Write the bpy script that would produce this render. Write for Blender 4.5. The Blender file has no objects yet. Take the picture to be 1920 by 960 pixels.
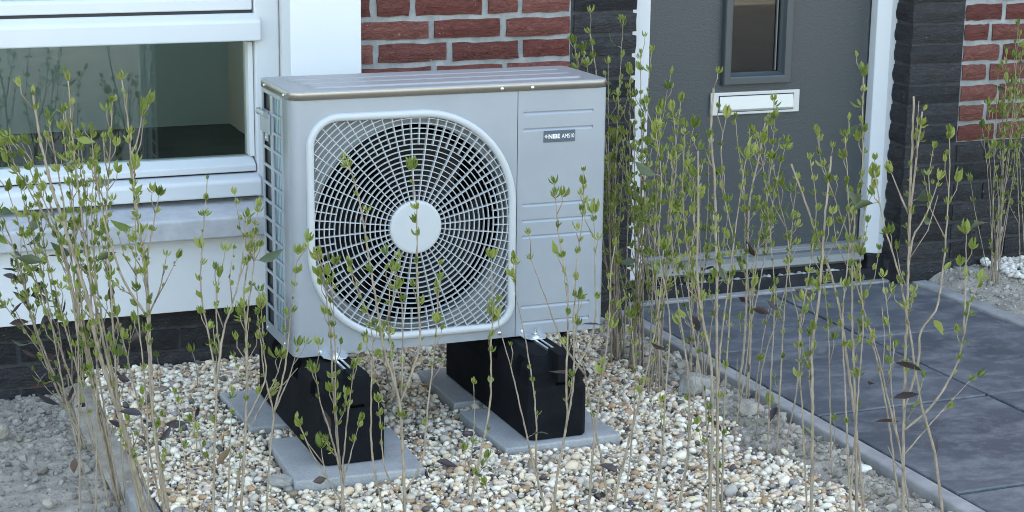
import bpy, math, random
import numpy as np
from mathutils import Vector, Matrix, noise

# ------------------------------------------------------------------ camera, sky, sun, exposure
scene = bpy.context.scene
R = math.radians
cam_d = bpy.data.cameras.new('camera')
cam = bpy.data.objects.new('camera', cam_d)
scene.collection.objects.link(cam)
cam.location = (-1.03, -3.85, 1.18)
cam.rotation_euler = (R(76.75), R(-.67), R(-22.0))
cam_d.sensor_width = 36.0
cam_d.lens = 62.72
cam_d.clip_end = 500
scene.camera = cam

SUN_EL, SUN_AZ = R(32), R(24)          # sun stands behind the house: the front is in open shade
world = bpy.data.worlds.new('World')
scene.world = world
world.use_nodes = True
wn = world.node_tree
wn.nodes.clear()
sky_n = wn.nodes.new('ShaderNodeTexSky')
sky_n.sky_type = 'NISHITA'
sky_n.sun_disc = False
sky_n.sun_elevation = SUN_EL
sky_n.sun_rotation = SUN_AZ
sky_n.air_density = 1.0
sky_n.dust_density = 4.0
sky_n.ozone_density = 1.0
bg = wn.nodes.new('ShaderNodeBackground')
bg.inputs['Strength'].default_value = 0.15
wo = wn.nodes.new('ShaderNodeOutputWorld')
wn.links.new(sky_n.outputs[0], bg.inputs[0])
wn.links.new(bg.outputs[0], wo.inputs[0])
sun_d = bpy.data.lights.new('sun', 'SUN')
sun_d.energy = 4.0
sun_d.angle = R(0.53)
sun_d.color = (1.0, .95, .86)
sun = bpy.data.objects.new('sun', sun_d)
scene.collection.objects.link(sun)
sdir = Vector((math.sin(SUN_AZ)*math.cos(SUN_EL), math.cos(SUN_AZ)*math.cos(SUN_EL), math.sin(SUN_EL)))
sun.rotation_euler = sdir.to_track_quat('Z', 'Y').to_euler()
scene.view_settings.view_transform = 'Standard'
scene.view_settings.look = 'None'
scene.view_settings.gamma = 1.0
scene.cycles.filter_width = 1.0
scene.view_settings.exposure = 3.08
scene.view_settings.use_white_balance = True
scene.view_settings.white_balance_temperature = 8000
scene.view_settings.white_balance_tint = 6

rnd = random.Random(11)
nr = np.random.default_rng(7)
COL = scene.collection

# ------------------------------------------------------------------ materials
def mat(name, col, rough=.6, metal=0.0, spec=.5):
    m = bpy.data.materials.new(name); m.use_nodes = True
    b = m.node_tree.nodes['Principled BSDF']
    b.inputs['Base Color'].default_value = (*col, 1)
    b.inputs['Roughness'].default_value = rough
    b.inputs['Metallic'].default_value = metal
    b.inputs['Specular IOR Level'].default_value = spec
    return m
class NT:
    """small helper round a material's node tree"""
    def __init__(s, m): s.t = m.node_tree; s.b = s.t.nodes['Principled BSDF']
    def n(s, typ, **k):
        x = s.t.nodes.new(typ)
        for a, v in k.items():
            if a in x.inputs.keys(): x.inputs[a].default_value = v
            else: setattr(x, a, v)
        return x
    def l(s, a, b): s.t.links.new(a, b)
    def coord(s, kind='Object', scale=(1, 1, 1), rand=False):
        tc = s.n('ShaderNodeTexCoord'); mp = s.n('ShaderNodeMapping'); mp.inputs['Scale'].default_value = scale
        s.l(tc.outputs[kind], mp.inputs['Vector'])
        if rand:
            oi = s.n('ShaderNodeObjectInfo'); vm = s.n('ShaderNodeVectorMath', operation='SCALE'); cx = s.n('ShaderNodeCombineXYZ')
            for i in range(3): s.l(oi.outputs['Random'], cx.inputs[i])
            s.l(cx.outputs[0], vm.inputs[0]); vm.inputs['Scale'].default_value = 37.3
            s.l(vm.outputs[0], mp.inputs['Location'])
        return mp.outputs[0]
    def noise(s, vec, scale, detail=4, rough=.6, dist=0.0):
        x = s.n('ShaderNodeTexNoise'); x.inputs['Scale'].default_value = scale; x.inputs['Detail'].default_value = detail
        x.inputs['Roughness'].default_value = rough; x.inputs['Distortion'].default_value = dist
        s.l(vec, x.inputs['Vector']); return x.outputs['Fac']
    def ramp(s, fac, stops):
        x = s.n('ShaderNodeValToRGB'); e = x.color_ramp.elements
        while len(e) < len(stops): e.new(.5)
        for i, (p, c) in enumerate(stops): e[i].position = p; e[i].color = (*c, 1)
        s.l(fac, x.inputs[0]); return x.outputs[0]
    def mix(s, fac, a, b, blend='MIX'):
        x = s.n('ShaderNodeMix', data_type='RGBA', blend_type=blend)
        for sock, v in ((x.inputs[0], fac), (x.inputs[6], a), (x.inputs[7], b)):
            if isinstance(v, (int, float)): sock.default_value = v
            elif isinstance(v, tuple): sock.default_value = (*v, 1)
            else: s.l(v, sock)
        return x.outputs[2]
    def rand(s): return s.n('ShaderNodeObjectInfo').outputs['Random']
    def bump(s, h, strength=.4, dist=.004, prev=None):
        x = s.n('ShaderNodeBump'); x.inputs['Strength'].default_value = strength; x.inputs['Distance'].default_value = dist
        s.l(h, x.inputs['Height'])
        if prev is not None: s.l(prev, x.inputs['Normal'])
        s.l(x.outputs[0], s.b.inputs['Normal']); return x.outputs[0]
    def color(s, c): s.l(c, s.b.inputs['Base Color'])
    def rough(s, fac, a, b):
        x = s.n('ShaderNodeMapRange'); x.inputs['To Min'].default_value = a; x.inputs['To Max'].default_value = b
        s.l(fac, x.inputs['Value']); s.l(x.outputs[0], s.b.inputs['Roughness'])

def brick_mat(name, c0, c1, c2, spots):
    m = mat(name, c1, .9, 0, .12); t = NT(m)
    v = t.coord('Object', (1, 1, 1), True)
    vs = t.coord('Object', (1.0, 1.0, 2.2), True)
    n1 = t.noise(v, 26, 5, .65); n2 = t.noise(vs, 52, 5, .66, 1.4); n3 = t.noise(v, 150, 2)
    base = t.ramp(t.rand(), [(0, c0), (.5, c1), (1, c2)])
    c = t.mix(n1, t.mix(1.0, base, (.62, .62, .64), 'MULTIPLY'), base)
    hi = t.ramp(n3, [(.66, (0, 0, 0)), (.74, (1, 1, 1))])
    c = t.mix(t.mix(1.0, hi, t.ramp(n1, [(.5, (0, 0, 0)), (.62, (1, 1, 1))]), 'MULTIPLY'), c, spots)
    t.color(c)
    p = t.bump(n2, 1.0, .016); t.bump(n3, .5, .003, p)
    return m
M = {}
M['brick_red'] = brick_mat('red_brick', (.200, .068, .057), (.285, .115, .095), (.165, .056, .050), (.48, .33, .28))
M['brick_dark'] = brick_mat('dark_brick', (.042, .042, .045), (.074, .072, .075), (.055, .055, .059), (.28, .28, .28))
def rough_mat(name, c0, c1, sc, bump=.5, dist=.004, rough=.9, sc2=None):
    m = mat(name, c0, rough, 0, .15); t = NT(m); v = t.coord()
    n1 = t.noise(v, sc, 6, .65); n2 = t.noise(v, sc2 or sc*6, 3)
    t.color(t.ramp(n1, [(.32, c0), (.68, c1)])); p = t.bump(n1, bump, dist); t.bump(n2, bump, dist*.4, p)
    return m
M['mortar'] = rough_mat('grey_mortar', (.19, .195, .195), (.33, .335, .335), 22, .8, .004)
M['mortar_dark'] = rough_mat('dark_mortar', (.040, .041, .044), (.066, .067, .071), 60, .8, .004)
M['soil'] = rough_mat('grey_soil', (.25, .225, .195), (.41, .375, .33), 14, .7, .012, .95, 120)
M['ground'] = rough_mat('street_ground', (.20, .19, .175), (.30, .285, .26), 1.5, .2, .01, .9, 12)
M['kerb'] = rough_mat('kerb_concrete', (.21, .212, .215), (.33, .33, .33), 14, .5, .003)
M['sand'] = rough_mat('sand_mortar', (.45, .42, .38), (.62, .59, .54), 40, .7, .006)
M['stone_grey'] = rough_mat('broken_concrete', (.22, .215, .205), (.36, .35, .33), 22, .8, .012)
M['stone_white'] = rough_mat('pale_stone', (.55, .53, .49), (.72, .70, .66), 22, .6, .01)
def white_mat(name, col, rough=.32):
    m = mat(name, col, rough); t = NT(m); v = t.coord()
    n = t.noise(v, 3.0, 5, .6); n2 = t.noise(v, 90, 3)
    t.color(t.ramp(n, [(.3, tuple(c*.955 for c in col)), (.7, col)])); t.rough(n2, rough*.8, rough*1.3); t.bump(n2, .05, .001)
    return m
M['white'] = white_mat('white_painted_wood', (.56, .58, .60))
M['white_panel'] = white_mat('white_facade_panel', (.62, .64, .66), .4)
M['sill'] = rough_mat('zinc_grey_sill', (.33, .34, .36), (.45, .46, .48), 18, .2, .002, .55)
m = M['door'] = mat('grey_green_door', (.040, .049, .055), .38); t = NT(m); v = t.coord('Object', (1, 1, 1.6))
n = t.noise(v, 130, 3, .5); t.bump(n, .35, .0025)
M['door_trim'] = mat('grey_door_trim', (.050, .060, .066), .35)
M['seal_gap_black'] = mat('black_seal_and_gap_shade', (.012, .012, .013), .5)  # door seals; also paints the shade in the sash and flap gaps
m = M['alu'] = mat('grey_aluminium', (.15, .16, .165), .42, .4)
m = M['silver'] = mat('silver_letter_plate', (.52, .52, .51), .42, .3)
M['black_stone'] = rough_mat('black_stone_block', (.014, .015, .018), (.030, .031, .036), 24, .3, .002, .5)
m = M['paint'] = mat('grey_metallic_paint', (.56, .575, .59), .34, .25); t = NT(m); v = t.coord()
n = t.noise(v, 900, 2); n2 = t.noise(v, 5, 4); t.color(t.ramp(n2, [(.3, (.285, .315, .35)), (.7, (.32, .35, .385))])); t.rough(n, .30, .42)
m = M['lid'] = mat('brushed_grey_lid', (.285, .295, .31), .42, .12); t = NT(m); v = t.coord('Object', (1, 30, 30))
n = t.noise(v, 18, 4); t.rough(n, .34, .50)
m = M['lid_edge'] = mat('steel_lid_edge_tan_reflection', (.33, .305, .27), .3, .8); t = NT(m); v = t.coord('Object', (1, 40, 60)); n = t.noise(v, 12, 4); t.rough(n, .2, .42)  # warm tan reflection on the steel is put into the colour
m = M['grille'] = mat('light_grey_grille_plastic', (.44, .46, .475), .38)
M['shroud'] = mat('grey_shroud_sheet', (.26, .28, .29), .5)
M['fan_black'] = mat('black_fan_plastic', (.006, .006, .007), .5, 0, .3)
M['unlit_black'] = mat('unlit_depth_black', (.005, .005, .006), .9, 0, .1)  # near-black that puts the shade of unlit hollows into the colour
m = M['coil_blue'] = mat('blue_coated_fins', (.26, .38, .44), .35, .4); t = NT(m); v = t.coord()
w = t.n('ShaderNodeTexWave', wave_type='BANDS', bands_direction='Y'); w.inputs['Scale'].default_value = 22; w.inputs['Distortion'].default_value = .3; t.l(v, w.inputs['Vector'])
t.color(t.ramp(w.outputs['Fac'], [(.2, (.13, .21, .26)), (.8, (.36, .48, .54))])); t.bump(w.outputs['Fac'], .4, .004)
m = M['coil_shaded'] = mat('shaded_coil_fins', (.03, .045, .05), .5, .3); t = NT(m); v = t.coord()  # darker copy of the fins, shade of the back column in its colour
w = t.n('ShaderNodeTexWave', wave_type='BANDS', bands_direction='Y'); w.inputs['Scale'].default_value = 30; t.l(v, w.inputs['Vector'])
t.color(t.ramp(w.outputs['Fac'], [(.2, (.012, .018, .022)), (.8, (.04, .055, .06))]))
m = M['rubber'] = mat('black_recycled_rubber', (.006, .006, .007), .8, 0, .14); t = NT(m); v = t.coord()
n = t.noise(v, 330, 2); n2 = t.noise(v, 12, 4); t.color(t.ramp(n2, [(.3, (.003, .0036, .0052)), (.75, (.009, .0105, .014))])); t.bump(n, .5, .002)
m = M['zinc'] = mat('zinc_plated_steel', (.70, .72, .74), .28, .9)
M['plate'] = mat('dark_grey_name_plate', (.075, .09, .115), .35)
M['text'] = mat('white_print', (.82, .82, .82), .5)
m = M['tile'] = mat('blue_black_paving', (.042, .046, .056), .6); t = NT(m); v = t.coord('Object', (1, 1, 1)); vr = t.coord('Object', (1, 1.5, 1), True)
n1 = t.noise(vr, 7.0, 12, .78, .25); n2 = t.noise(v, 70, 4, .7); n3 = t.noise(t.coord('Object', (1, 1, 1), True), 2.2, 4, .6, .5)
base = t.ramp(n3, [(.3, (.050, .060, .074)), (.7, (.088, .101, .119))])
c = t.mix(t.ramp(n1, [(.46, (0, 0, 0)), (.72, (.48, .48, .48))]), base, (.36, .37, .38))
c = t.mix(t.ramp(n2, [(.66, (0, 0, 0)), (.80, (.5, .5, .5))]), c, (.40, .40, .40)); t.color(c); t.rough(n1, .45, .75); t.bump(n2, .25, .0015)
m = M['slab'] = mat('grey_concrete_slab', (.36, .37, .38), .8); t = NT(m); v = t.coord('Object', (1, 1, 1), True)
n1 = t.noise(v, 9, 6, .6); n2 = t.noise(v, 220, 3); t.color(t.mix(t.ramp(n2, [(.4, (.0, .0, .0)), (.7, (.5, .5, .5))]), t.ramp(n1, [(.3, (.22, .228, .236)), (.7, (.33, .338, .348))]), (.42, .428, .435))); t.bump(n2, .4, .0015)
m = M['pebble'] = mat('river_pebbles', (.5, .5, .5), .55); t = NT(m); a = t.n('ShaderNodeAttribute', attribute_name='Col')
v = t.coord(); n = t.noise(v, 160, 4, .65); c = t.mix(n, t.mix(1.0, a.outputs['Color'], (.80, .78, .75), 'MULTIPLY'), a.outputs['Color']); t.color(c); t.bump(n, .25, .002)
m = M['crumb'] = mat('soil_crumbs', (.3, .28, .26), .95, 0, .2); t = NT(m); a = t.n('ShaderNodeAttribute', attribute_name='Col')
v = t.coord(); n = t.noise(v, 220, 4, .7); c = t.mix(n, t.mix(1.0, a.outputs['Color'], (.6, .6, .6), 'MULTIPLY'), a.outputs['Color']); t.color(c); t.bump(n, .7, .003)
m = M['stem'] = mat('tan_privet_bark', (.30, .25, .19), .75); t = NT(m); v = t.coord('Object', (1, 1, .3))
n = t.noise(v, 120, 4, .6); n2 = t.noise(t.coord('Object', (1, 1, 1), True), 9, 3)
c = t.mix(n2, t.ramp(n, [(.3, (.14, .105, .07)), (.7, (.30, .235, .165))]), t.ramp(n, [(.3, (.21, .175, .135)), (.7, (.40, .335, .255))])); t.color(c); t.bump(n, .5, .002)
def leaf_mat(name, a_, b_, c_, trans):
    m = mat(name, a_, .42); t = NT(m)
    v = t.coord(); n = t.noise(v, 60, 3)
    base = t.ramp(t.rand(), [(0, a_), (.55, b_), (1, c_)])
    col = t.mix(n, t.mix(1.0, base, (.72, .75, .65), 'MULTIPLY'), base); t.color(col)
    tr = t.n('ShaderNodeBsdfTranslucent'); t.l(col, tr.inputs['Color'])
    mx = t.n('ShaderNodeMixShader'); mx.inputs[0].default_value = trans
    out = m.node_tree.nodes['Material Output']
    t.l(t.b.outputs[0], mx.inputs[1]); t.l(tr.outputs[0], mx.inputs[2]); t.l(mx.outputs[0], out.inputs['Surface'])
    return m
M['bud'] = leaf_mat('young_green_leaves', (.14, .20, .045), (.27, .325, .07), (.40, .43, .14), .38)
M['leaf_old'] = leaf_mat('dark_green_old_leaf', (.050, .085, .040), (.085, .105, .055), (.11, .14, .075), .15)
M['leaf_purple'] = leaf_mat('purple_brown_old_leaf', (.030, .022, .030), (.055, .040, .045), (.075, .045, .038), .1)
M['leaf_dry'] = leaf_mat('dry_brown_leaf', (.16, .09, .045), (.10, .06, .04), (.24, .15, .08), .1)
def glass_mat(name, tint, refl):
    m = bpy.data.materials.new(name); m.use_nodes = True; nt = m.node_tree; nt.nodes.clear()
    o = nt.nodes.new('ShaderNodeOutputMaterial'); tr = nt.nodes.new('ShaderNodeBsdfTransparent'); tr.inputs[0].default_value = (*tint, 1)
    g = nt.nodes.new('ShaderNodeBsdfGlossy'); g.inputs['Roughness'].default_value = .0; g.inputs[0].default_value = (.95, 1, 1, 1)
    f = nt.nodes.new('ShaderNodeFresnel'); f.inputs['IOR'].default_value = refl
    mx = nt.nodes.new('ShaderNodeMixShader')
    nt.links.new(f.outputs[0], mx.inputs[0]); nt.links.new(tr.outputs[0], mx.inputs[1]); nt.links.new(g.outputs[0], mx.inputs[2]); nt.links.new(mx.outputs[0], o.inputs[0])
    return m
M['glass'] = glass_mat('window_glass', (.66, .79, .79), 1.75)
M['glass_door'] = glass_mat('door_glass', (.25, .28, .29), 1.6)
M['room_wall'] = mat('room_plaster', (.46, .525, .535), .9)
M['room_floor'] = rough_mat('room_screed', (.07, .08, .078), (.13, .14, .136), 4, .2, .004, .8)
M['roof'] = mat('dark_roof_tiles', (.06, .055, .055), .7)
m = M['upper'] = mat('upper_brickwork', (.30, .09, .07), .9); t = NT(m); v = t.coord('Object', (1, 1, 1)); sx = t.n('ShaderNodeSeparateXYZ'); cx = t.n('ShaderNodeCombineXYZ'); t.l(v, sx.inputs[0]); t.l(sx.outputs['X'], cx.inputs[0]); t.l(sx.outputs['Z'], cx.inputs[1])
bt = t.n('ShaderNodeTexBrick'); bt.inputs['Scale'].default_value = 1; bt.inputs['Brick Width'].default_value = .21; bt.inputs['Row Height'].default_value = .0636; bt.inputs['Mortar Size'].default_value = .007
bt.inputs['Color1'].default_value = (.30, .08, .065, 1); bt.inputs['Color2'].default_value = (.36, .11, .085, 1); bt.inputs['Mortar'].default_value = (.3, .3, .3, 1); t.l(cx.outputs[0], bt.inputs['Vector']); t.color(bt.outputs['Color'])

# ------------------------------------------------------------------ mesh helpers
class MB:
    def __init__(s): s.v = []; s.f = []
    def add(s, vs, fs):
        o = len(s.v); s.v += [tuple(p) for p in vs]; s.f += [tuple(i+o for i in q) for q in fs]; return s
    def box(s, x0, x1, y0, y1, z0, z1):
        return s.add([(x0, y0, z0), (x1, y0, z0), (x1, y1, z0), (x0, y1, z0), (x0, y0, z1), (x1, y0, z1), (x1, y1, z1), (x0, y1, z1)],
                     [(0, 3, 2, 1), (4, 5, 6, 7), (0, 1, 5, 4), (1, 2, 6, 5), (2, 3, 7, 6), (3, 0, 4, 7)])
    def prism_x(s, prof, x0, x1):
        """extrude a (y,z) profile along x"""
        n = len(prof)
        return s.add([(x0, y, z) for y, z in prof]+[(x1, y, z) for y, z in prof],
                     [tuple(range(n)), tuple(range(2*n-1, n-1, -1))]+[(i, i+n, (i+1) % n+n, (i+1) % n) for i in range(n)])
    def prism_y(s, prof, y0, y1):
        """extrude an (x,z) profile along y"""
        n = len(prof)
        return s.add([(x, y0, z) for x, z in prof]+[(x, y1, z) for x, z in prof],
                     [tuple(range(n)), tuple(range(2*n-1, n-1, -1))]+[(i, (i+1) % n, (i+1) % n+n, i+n) for i in range(n)])
    def prism_z(s, prof, z0, z1):
        n = len(prof)
        return s.add([(x, y, z0) for x, y in prof]+[(x, y, z1) for x, y in prof],
                     [tuple(range(n-1, -1, -1)), tuple(range(n, 2*n))]+[(i, (i+1) % n, (i+1) % n+n, i+n) for i in range(n)])
    def loft(s, rings, close=True, cap0=False, cap1=False):
        n = len(rings[0]); o = len(s.v)
        for r in rings: s.v += [tuple(p) for p in r]
        for k in range(len(rings)-1):
            for i in range(n if close else n-1):
                j = (i+1) % n
                s.f.append((o+k*n+i, o+k*n+j, o+(k+1)*n+j, o+(k+1)*n+i))
        if cap0: s.f.append(tuple(o+i for i in range(n-1, -1, -1)))
        if cap1: s.f.append(tuple(o+(len(rings)-1)*n+i for i in range(n)))
        return s
    def tube(s, pts, rads, k=6, cap=True):
        pts = [Vector(p) for p in pts]; rings = []
        for i, p in enumerate(pts):
            d = (pts[min(i+1, len(pts)-1)]-pts[max(i-1, 0)]).normalized()
            a = d.cross(Vector((0, 1, 0)) if abs(d.y) < .9 else Vector((1, 0, 0))).normalized(); b = d.cross(a)
            r = rads[i] if hasattr(rads, '__len__') else rads
            rings.append([p+a*math.cos(2*math.pi*j/k)*r+b*math.sin(2*math.pi*j/k)*r for j in range(k)])
        return s.loft(rings, True, cap, cap)
    def disc_y(s, cx, cz, y, r0, r1=None, n=24, y2=None):
        """short cylinder whose axis is y"""
        y2 = y+.004 if y2 is None else y2; r1 = r0 if r1 is None else r1
        ring = lambda yy, r: [(cx+r*math.cos(2*math.pi*i/n), yy, cz+r*math.sin(2*math.pi*i/n)) for i in range(n)]
        return s.loft([ring(y, r0), ring(y2, r1)], True, True, True)
    def mesh(s, name, m, smooth=False):
        me = bpy.data.meshes.new(name); me.from_pydata(s.v, [], s.f); me.update()
        if m is not None: me.materials.append(m)
        if smooth: me.polygons.foreach_set('use_smooth', [True]*len(me.polygons))
        return me
    def build(s, name, m, parent=None, bevel=0, seg=2, smooth=False, loc=None, rot=None):
        o = bpy.data.objects.new(name, s.mesh(name, m, smooth)); COL.objects.link(o)
        if parent is not None: o.parent = parent
        if loc: o.location = loc
        if rot: o.rotation_euler = rot
        if bevel:
            b = o.modifiers.new('bevel', 'BEVEL'); b.width = bevel; b.segments = seg; b.limit_method = 'ANGLE'; b.angle_limit = R(35)
        return o
def inst(name, me, parent=None, loc=(0, 0, 0), rot=(0, 0, 0), sc=(1, 1, 1)):
    o = bpy.data.objects.new(name, me); COL.objects.link(o)
    if parent is not None: o.parent = parent
    o.location = loc; o.rotation_euler = rot; o.scale = sc; return o
def tag(o, label=None, cat=None, group=None, kind=None):
    for k, v in (('label', label), ('category', cat), ('group', group), ('kind', kind)):
        if v: o[k] = v
    return o
def thing(name, label, cat, loc=(0, 0, 0), group=None):
    o = bpy.data.objects.new(name, None); COL.objects.link(o); o.empty_display_size = .1; o.location = loc
    return tag(o, label, cat, group)

# ------------------------------------------------------------------ the ground
g = MB(); g.add([(-150, -150, -.36), (150, -150, -.36), (150, 150, -.36), (-150, 150, -.36)], [(0, 1, 2, 3)])
tag(g.build('ground', M['ground']), kind='structure')
def fbm(x, y, f, o=4):
    return noise.fractal(Vector((x*f, y*f, 3.1)), 1.0, 2.0, o)
def soil_sheet(name, x0, x1, y0, y1, zf, step):
    nx = int((x1-x0)/step)+1; ny = int((y1-y0)/step)+1; vs = []; fs = []
    for j in range(ny):
        for i in range(nx):
            x = x0+(x1-x0)*i/(nx-1); y = y0+(y1-y0)*j/(ny-1); vs.append((x, y, zf(x, y)))
    for j in range(ny-1):
        for i in range(nx-1):
            a = j*nx+i; fs.append((a, a+1, a+nx+1, a+nx))
    mb = MB(); mb.add(vs, fs); return tag(mb.build(name, M['soil'], smooth=True), kind='structure')
def z_left(x, y): return -.272+.014*fbm(x, y, 4)+.009*fbm(x+9, y, 16)+.004*fbm(x, y+5, 55)-.02*max(0, (y-.3))
def z_mid(x, y):
    e = math.exp(-((x-1.13)/.07)**2)
    return -.242-.028*max(0, min(1, (-.34-x)/.09))+.034*e+.010*fbm(x, y, 7)*(e+.2)+.006*fbm(x, y, 25)*(e+.2)+.004*fbm(x, y, 60)*(e+.2)
def z_right(x, y): return -.208-.045*math.exp(-(x-2.312)/.03)+.05*min(1, max(0, (y-.2)/.5))+.012*fbm(x, y, 6)+.007*fbm(x, y, 22)+.003*fbm(x, y, 60)
soil_sheet('soil_bed', -1.6, -.425, -1.6, .80, z_left, .011)
soil_sheet('gravel_bed', -.430, 1.204, -1.5, .81, z_mid, .013)
soil_sheet('soil_border', 2.312, 4.6, -1.2, .81, z_right, .016)

def kerb_run(name, x0, x1, ys, z):
    """edging of separate concrete lengths"""
    root = MB()
    root.box(x0+.004, x1-.004, ys[0], ys[-1], -.34, z-.03)
    k = tag(root.build(name, M['kerb']), kind='structure')
    for a, b in zip(ys[:-1], ys[1:]):
        MB().box(x0, x1, a+.0015, b-.0015, -.30, z+rnd.uniform(-.003, .003)).build('kerb_stone', M['kerb'], k, .005)
    return k
kerb_run('kerb', -.418, -.368, [-1.6, -.82, -.10], -.228)
kerb_run('path_edging', 1.203, 1.247, [-1.9, -.98, -.02, .845], -.199)
kerb_run('path_edging', 2.253, 2.308, [-1.9, -.90, .02, .845], -.194)

# paved path: 2 columns of tiles
base = MB().box(1.249, 2.251, -1.9, .846, -.30, -.222)
path = tag(base.build('path', M['mortar_dark']), kind='structure')
ye = [-1.97, -1.40, -.83, -.262, .306, .845]
for c, (a, b) in enumerate(((1.2515, 1.7515), (1.7585, 2.2485))):
    for y0, y1 in zip(ye[:-1], ye[1:]):
        w, d = b-a-.002, y1-y0-.009
        dz = rnd.uniform(-.0015, .0015)
        MB().box(-w/2, w/2, -d/2, d/2, -.04, 0).build('paving_tile', M['tile'], path, .003, 2, loc=((a+b)/2, (y0+y1)/2, -.2+dz), rot=(rnd.uniform(-.003, .003), rnd.uniform(-.003, .003), 0))

# ------------------------------------------------------------------ house
house = thing('house', 'house front of red and black brick with white window frames and a dark grey door', 'house', (0.9, .95, -.3))
HI = Matrix.Translation((-.9, -.95, .3))
def hp(o):               # parent to the house keeping world placement
    o.parent = house; o.matrix_parent_inverse = HI; return o
BP = .0636; BZ0 = .254; BH = .0490
def brick_mesh(L, H, depth, seed):
    """hand-formed brick: uneven front face, worn edges; front face centred on the origin, looking to -y"""
    r = random.Random(seed); nx, nz = 7, 3; mb = MB(); vs = []
    for k in range(nz):
        for i in range(nx):
            u = -L/2+L*i/(nx-1); w = -H/2+H*k/(nz-1)
            edge = i in (0, nx-1) or k in (0, nz-1)
            y = .0045 if edge else -.0005
            if not edge: y += r.uniform(-.0030, .0022)
            else: y += r.uniform(-.001, .0018)
            vs.append((u+r.uniform(-.0022, .0022), y, w+r.uniform(-.0022, .0022)))
    fs = [(k*nx+i, k*nx+i+1, (k+1)*nx+i+1, (k+1)*nx+i) for k in range(nz-1) for i in range(nx-1)]
    ring = [i for i in range(nx)]+[k*nx+nx-1 for k in range(1, nz)]+[(nz-1)*nx+i for i in range(nx-2, -1, -1)]+[k*nx for k in range(nz-2, 0, -1)]
    o = len(vs)
    for q in ring: vs.append((vs[q][0], depth, vs[q][2]))
    for j in range(len(ring)):
        a, b = ring[j], ring[(j+1) % len(ring)]; fs.append((b, a, o+j, o+(j+1) % len(ring)))
    mb.add(vs, fs); return mb
bm_cache = {}
def lay(parent, x0, x1, zb, m, face=.8, H=BH):
    key = (round((x1-x0)/.012), round(H, 3), m, rnd.randrange(4))
    if key not in bm_cache: bm_cache[key] = (x1-x0, brick_mesh(x1-x0, H, .05, len(bm_cache)).mesh('brick', M[m], False))
    L0, me = bm_cache[key]
    o = inst('brick', me, None, ((x0+x1)/2, face+rnd.uniform(-.0015, .0015), zb+H/2+rnd.uniform(-.0015, .0015)), (0, rnd.uniform(-.006, .006), 0), ((x1-x0)/L0, 1, 1))
    o.parent = parent; return o
def wall_part(name, x0, x1, z0, z1, m, y=.8095, depth=.10): return hp(MB().box(x0, x1, y, y+depth, z0, z1).build(name, M[m]))
# red brickwork between the white post and the dark pillar
rl = wall_part('brick_wall', .36, 1.0385, .24, .83, 'mortar')
rows = {7: [(.36, .441), (.460, .553), (.572, .767), (.785, .872), (.890, 1.034)],
        6: [(.36, .608), (.625, .821), (.841, 1.035)],
        5: [(.36, .447), (.465, .663), (.682, .877), (.895, 1.036)],
        4: [(.36, .616), (.635, .829), (.845, 1.037)],
        8: [(.36, .608), (.625, .821), (.841, 1.035)]}
for k, r in rows.items():
    for a, b in r: lay(rl, max(a, .40), b, BZ0+BP*k-.002, 'brick_red')
for k in range(0, 4):                                                  # behind the machine
    for a, b in (rows[4] if k % 2 == 0 else rows[5]): lay(rl, max(a, .40), b, BZ0+BP*k-.002, 'brick_red')
# dark pillar left of the door, one brick wide; its end is the door reveal
pl = wall_part('brick_pillar', 1.0385, 1.236, -.34, .83, 'mortar_dark', .811, .20)
for k in range(-8, 9): lay(pl, 1.048, 1.246+rnd.uniform(-.002, .002), BZ0+BP*k-.002, 'brick_dark', H=.0515)
# dark pillar right of the door
pr = wall_part('brick_pillar', 2.198, 2.3865, -.34, .83, 'mortar_dark', .811, .20)
def reveal_brick(parent, zb):
    o = inst('brick', brick_mesh(.088, .0515, .03, rnd.randrange(99)).mesh('brick', M['brick_dark']), None, (2.190, .862, zb+.0257), (0, 0, -math.pi/2))
    o.parent = parent
for k in range(-7, 9):
    lay(pr, 2.192, 2.380, BZ0+BP*k-.002, 'brick_dark', H=.0515)
    if k > -7: reveal_brick(pr, BZ0+BP*k-.002)
# red brickwork on the right, with its dark plinth
rr = wall_part('brick_wall', 2.3865, 4.6, .2495, .83, 'mortar')
for k in range(0, 9):
    x = 2.389; first = True
    while x < 3.4:
        L = (.088 if k % 2 else .134) if first else .197
        lay(rr, x, x+L, BZ0+BP*k, 'brick_red'); x += L+.0165; first = False
pq = wall_part('plinth', 2.3865, 4.6, -.34, .2495, 'mortar_dark', .8105)
for k in range(-7, 0):
    x = 2.390-(.1 if k % 2 else 0)
    while x < 3.3: lay(pq, max(x, 2.389), x+.199, BZ0+BP*k-.002, 'brick_dark', H=.0525); x += .2115
# dark plinth below the white panel
pd = wall_part('plinth', -2.2, 1.0385, -.36, -.02, 'mortar_dark', .8105)
for k in range(-10, -4):
    x = -1.9+(.1 if k % 2 else 0)
    while x < 1.0: lay(pd, x, min(x+.200, 1.03), BZ0+BP*k+.006, 'brick_dark', H=.0535); x += .2125
hp(MB().box(.20, 1.0385, .84, .90, -.02, .24).build('plinth', M['mortar_dark']))
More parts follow.
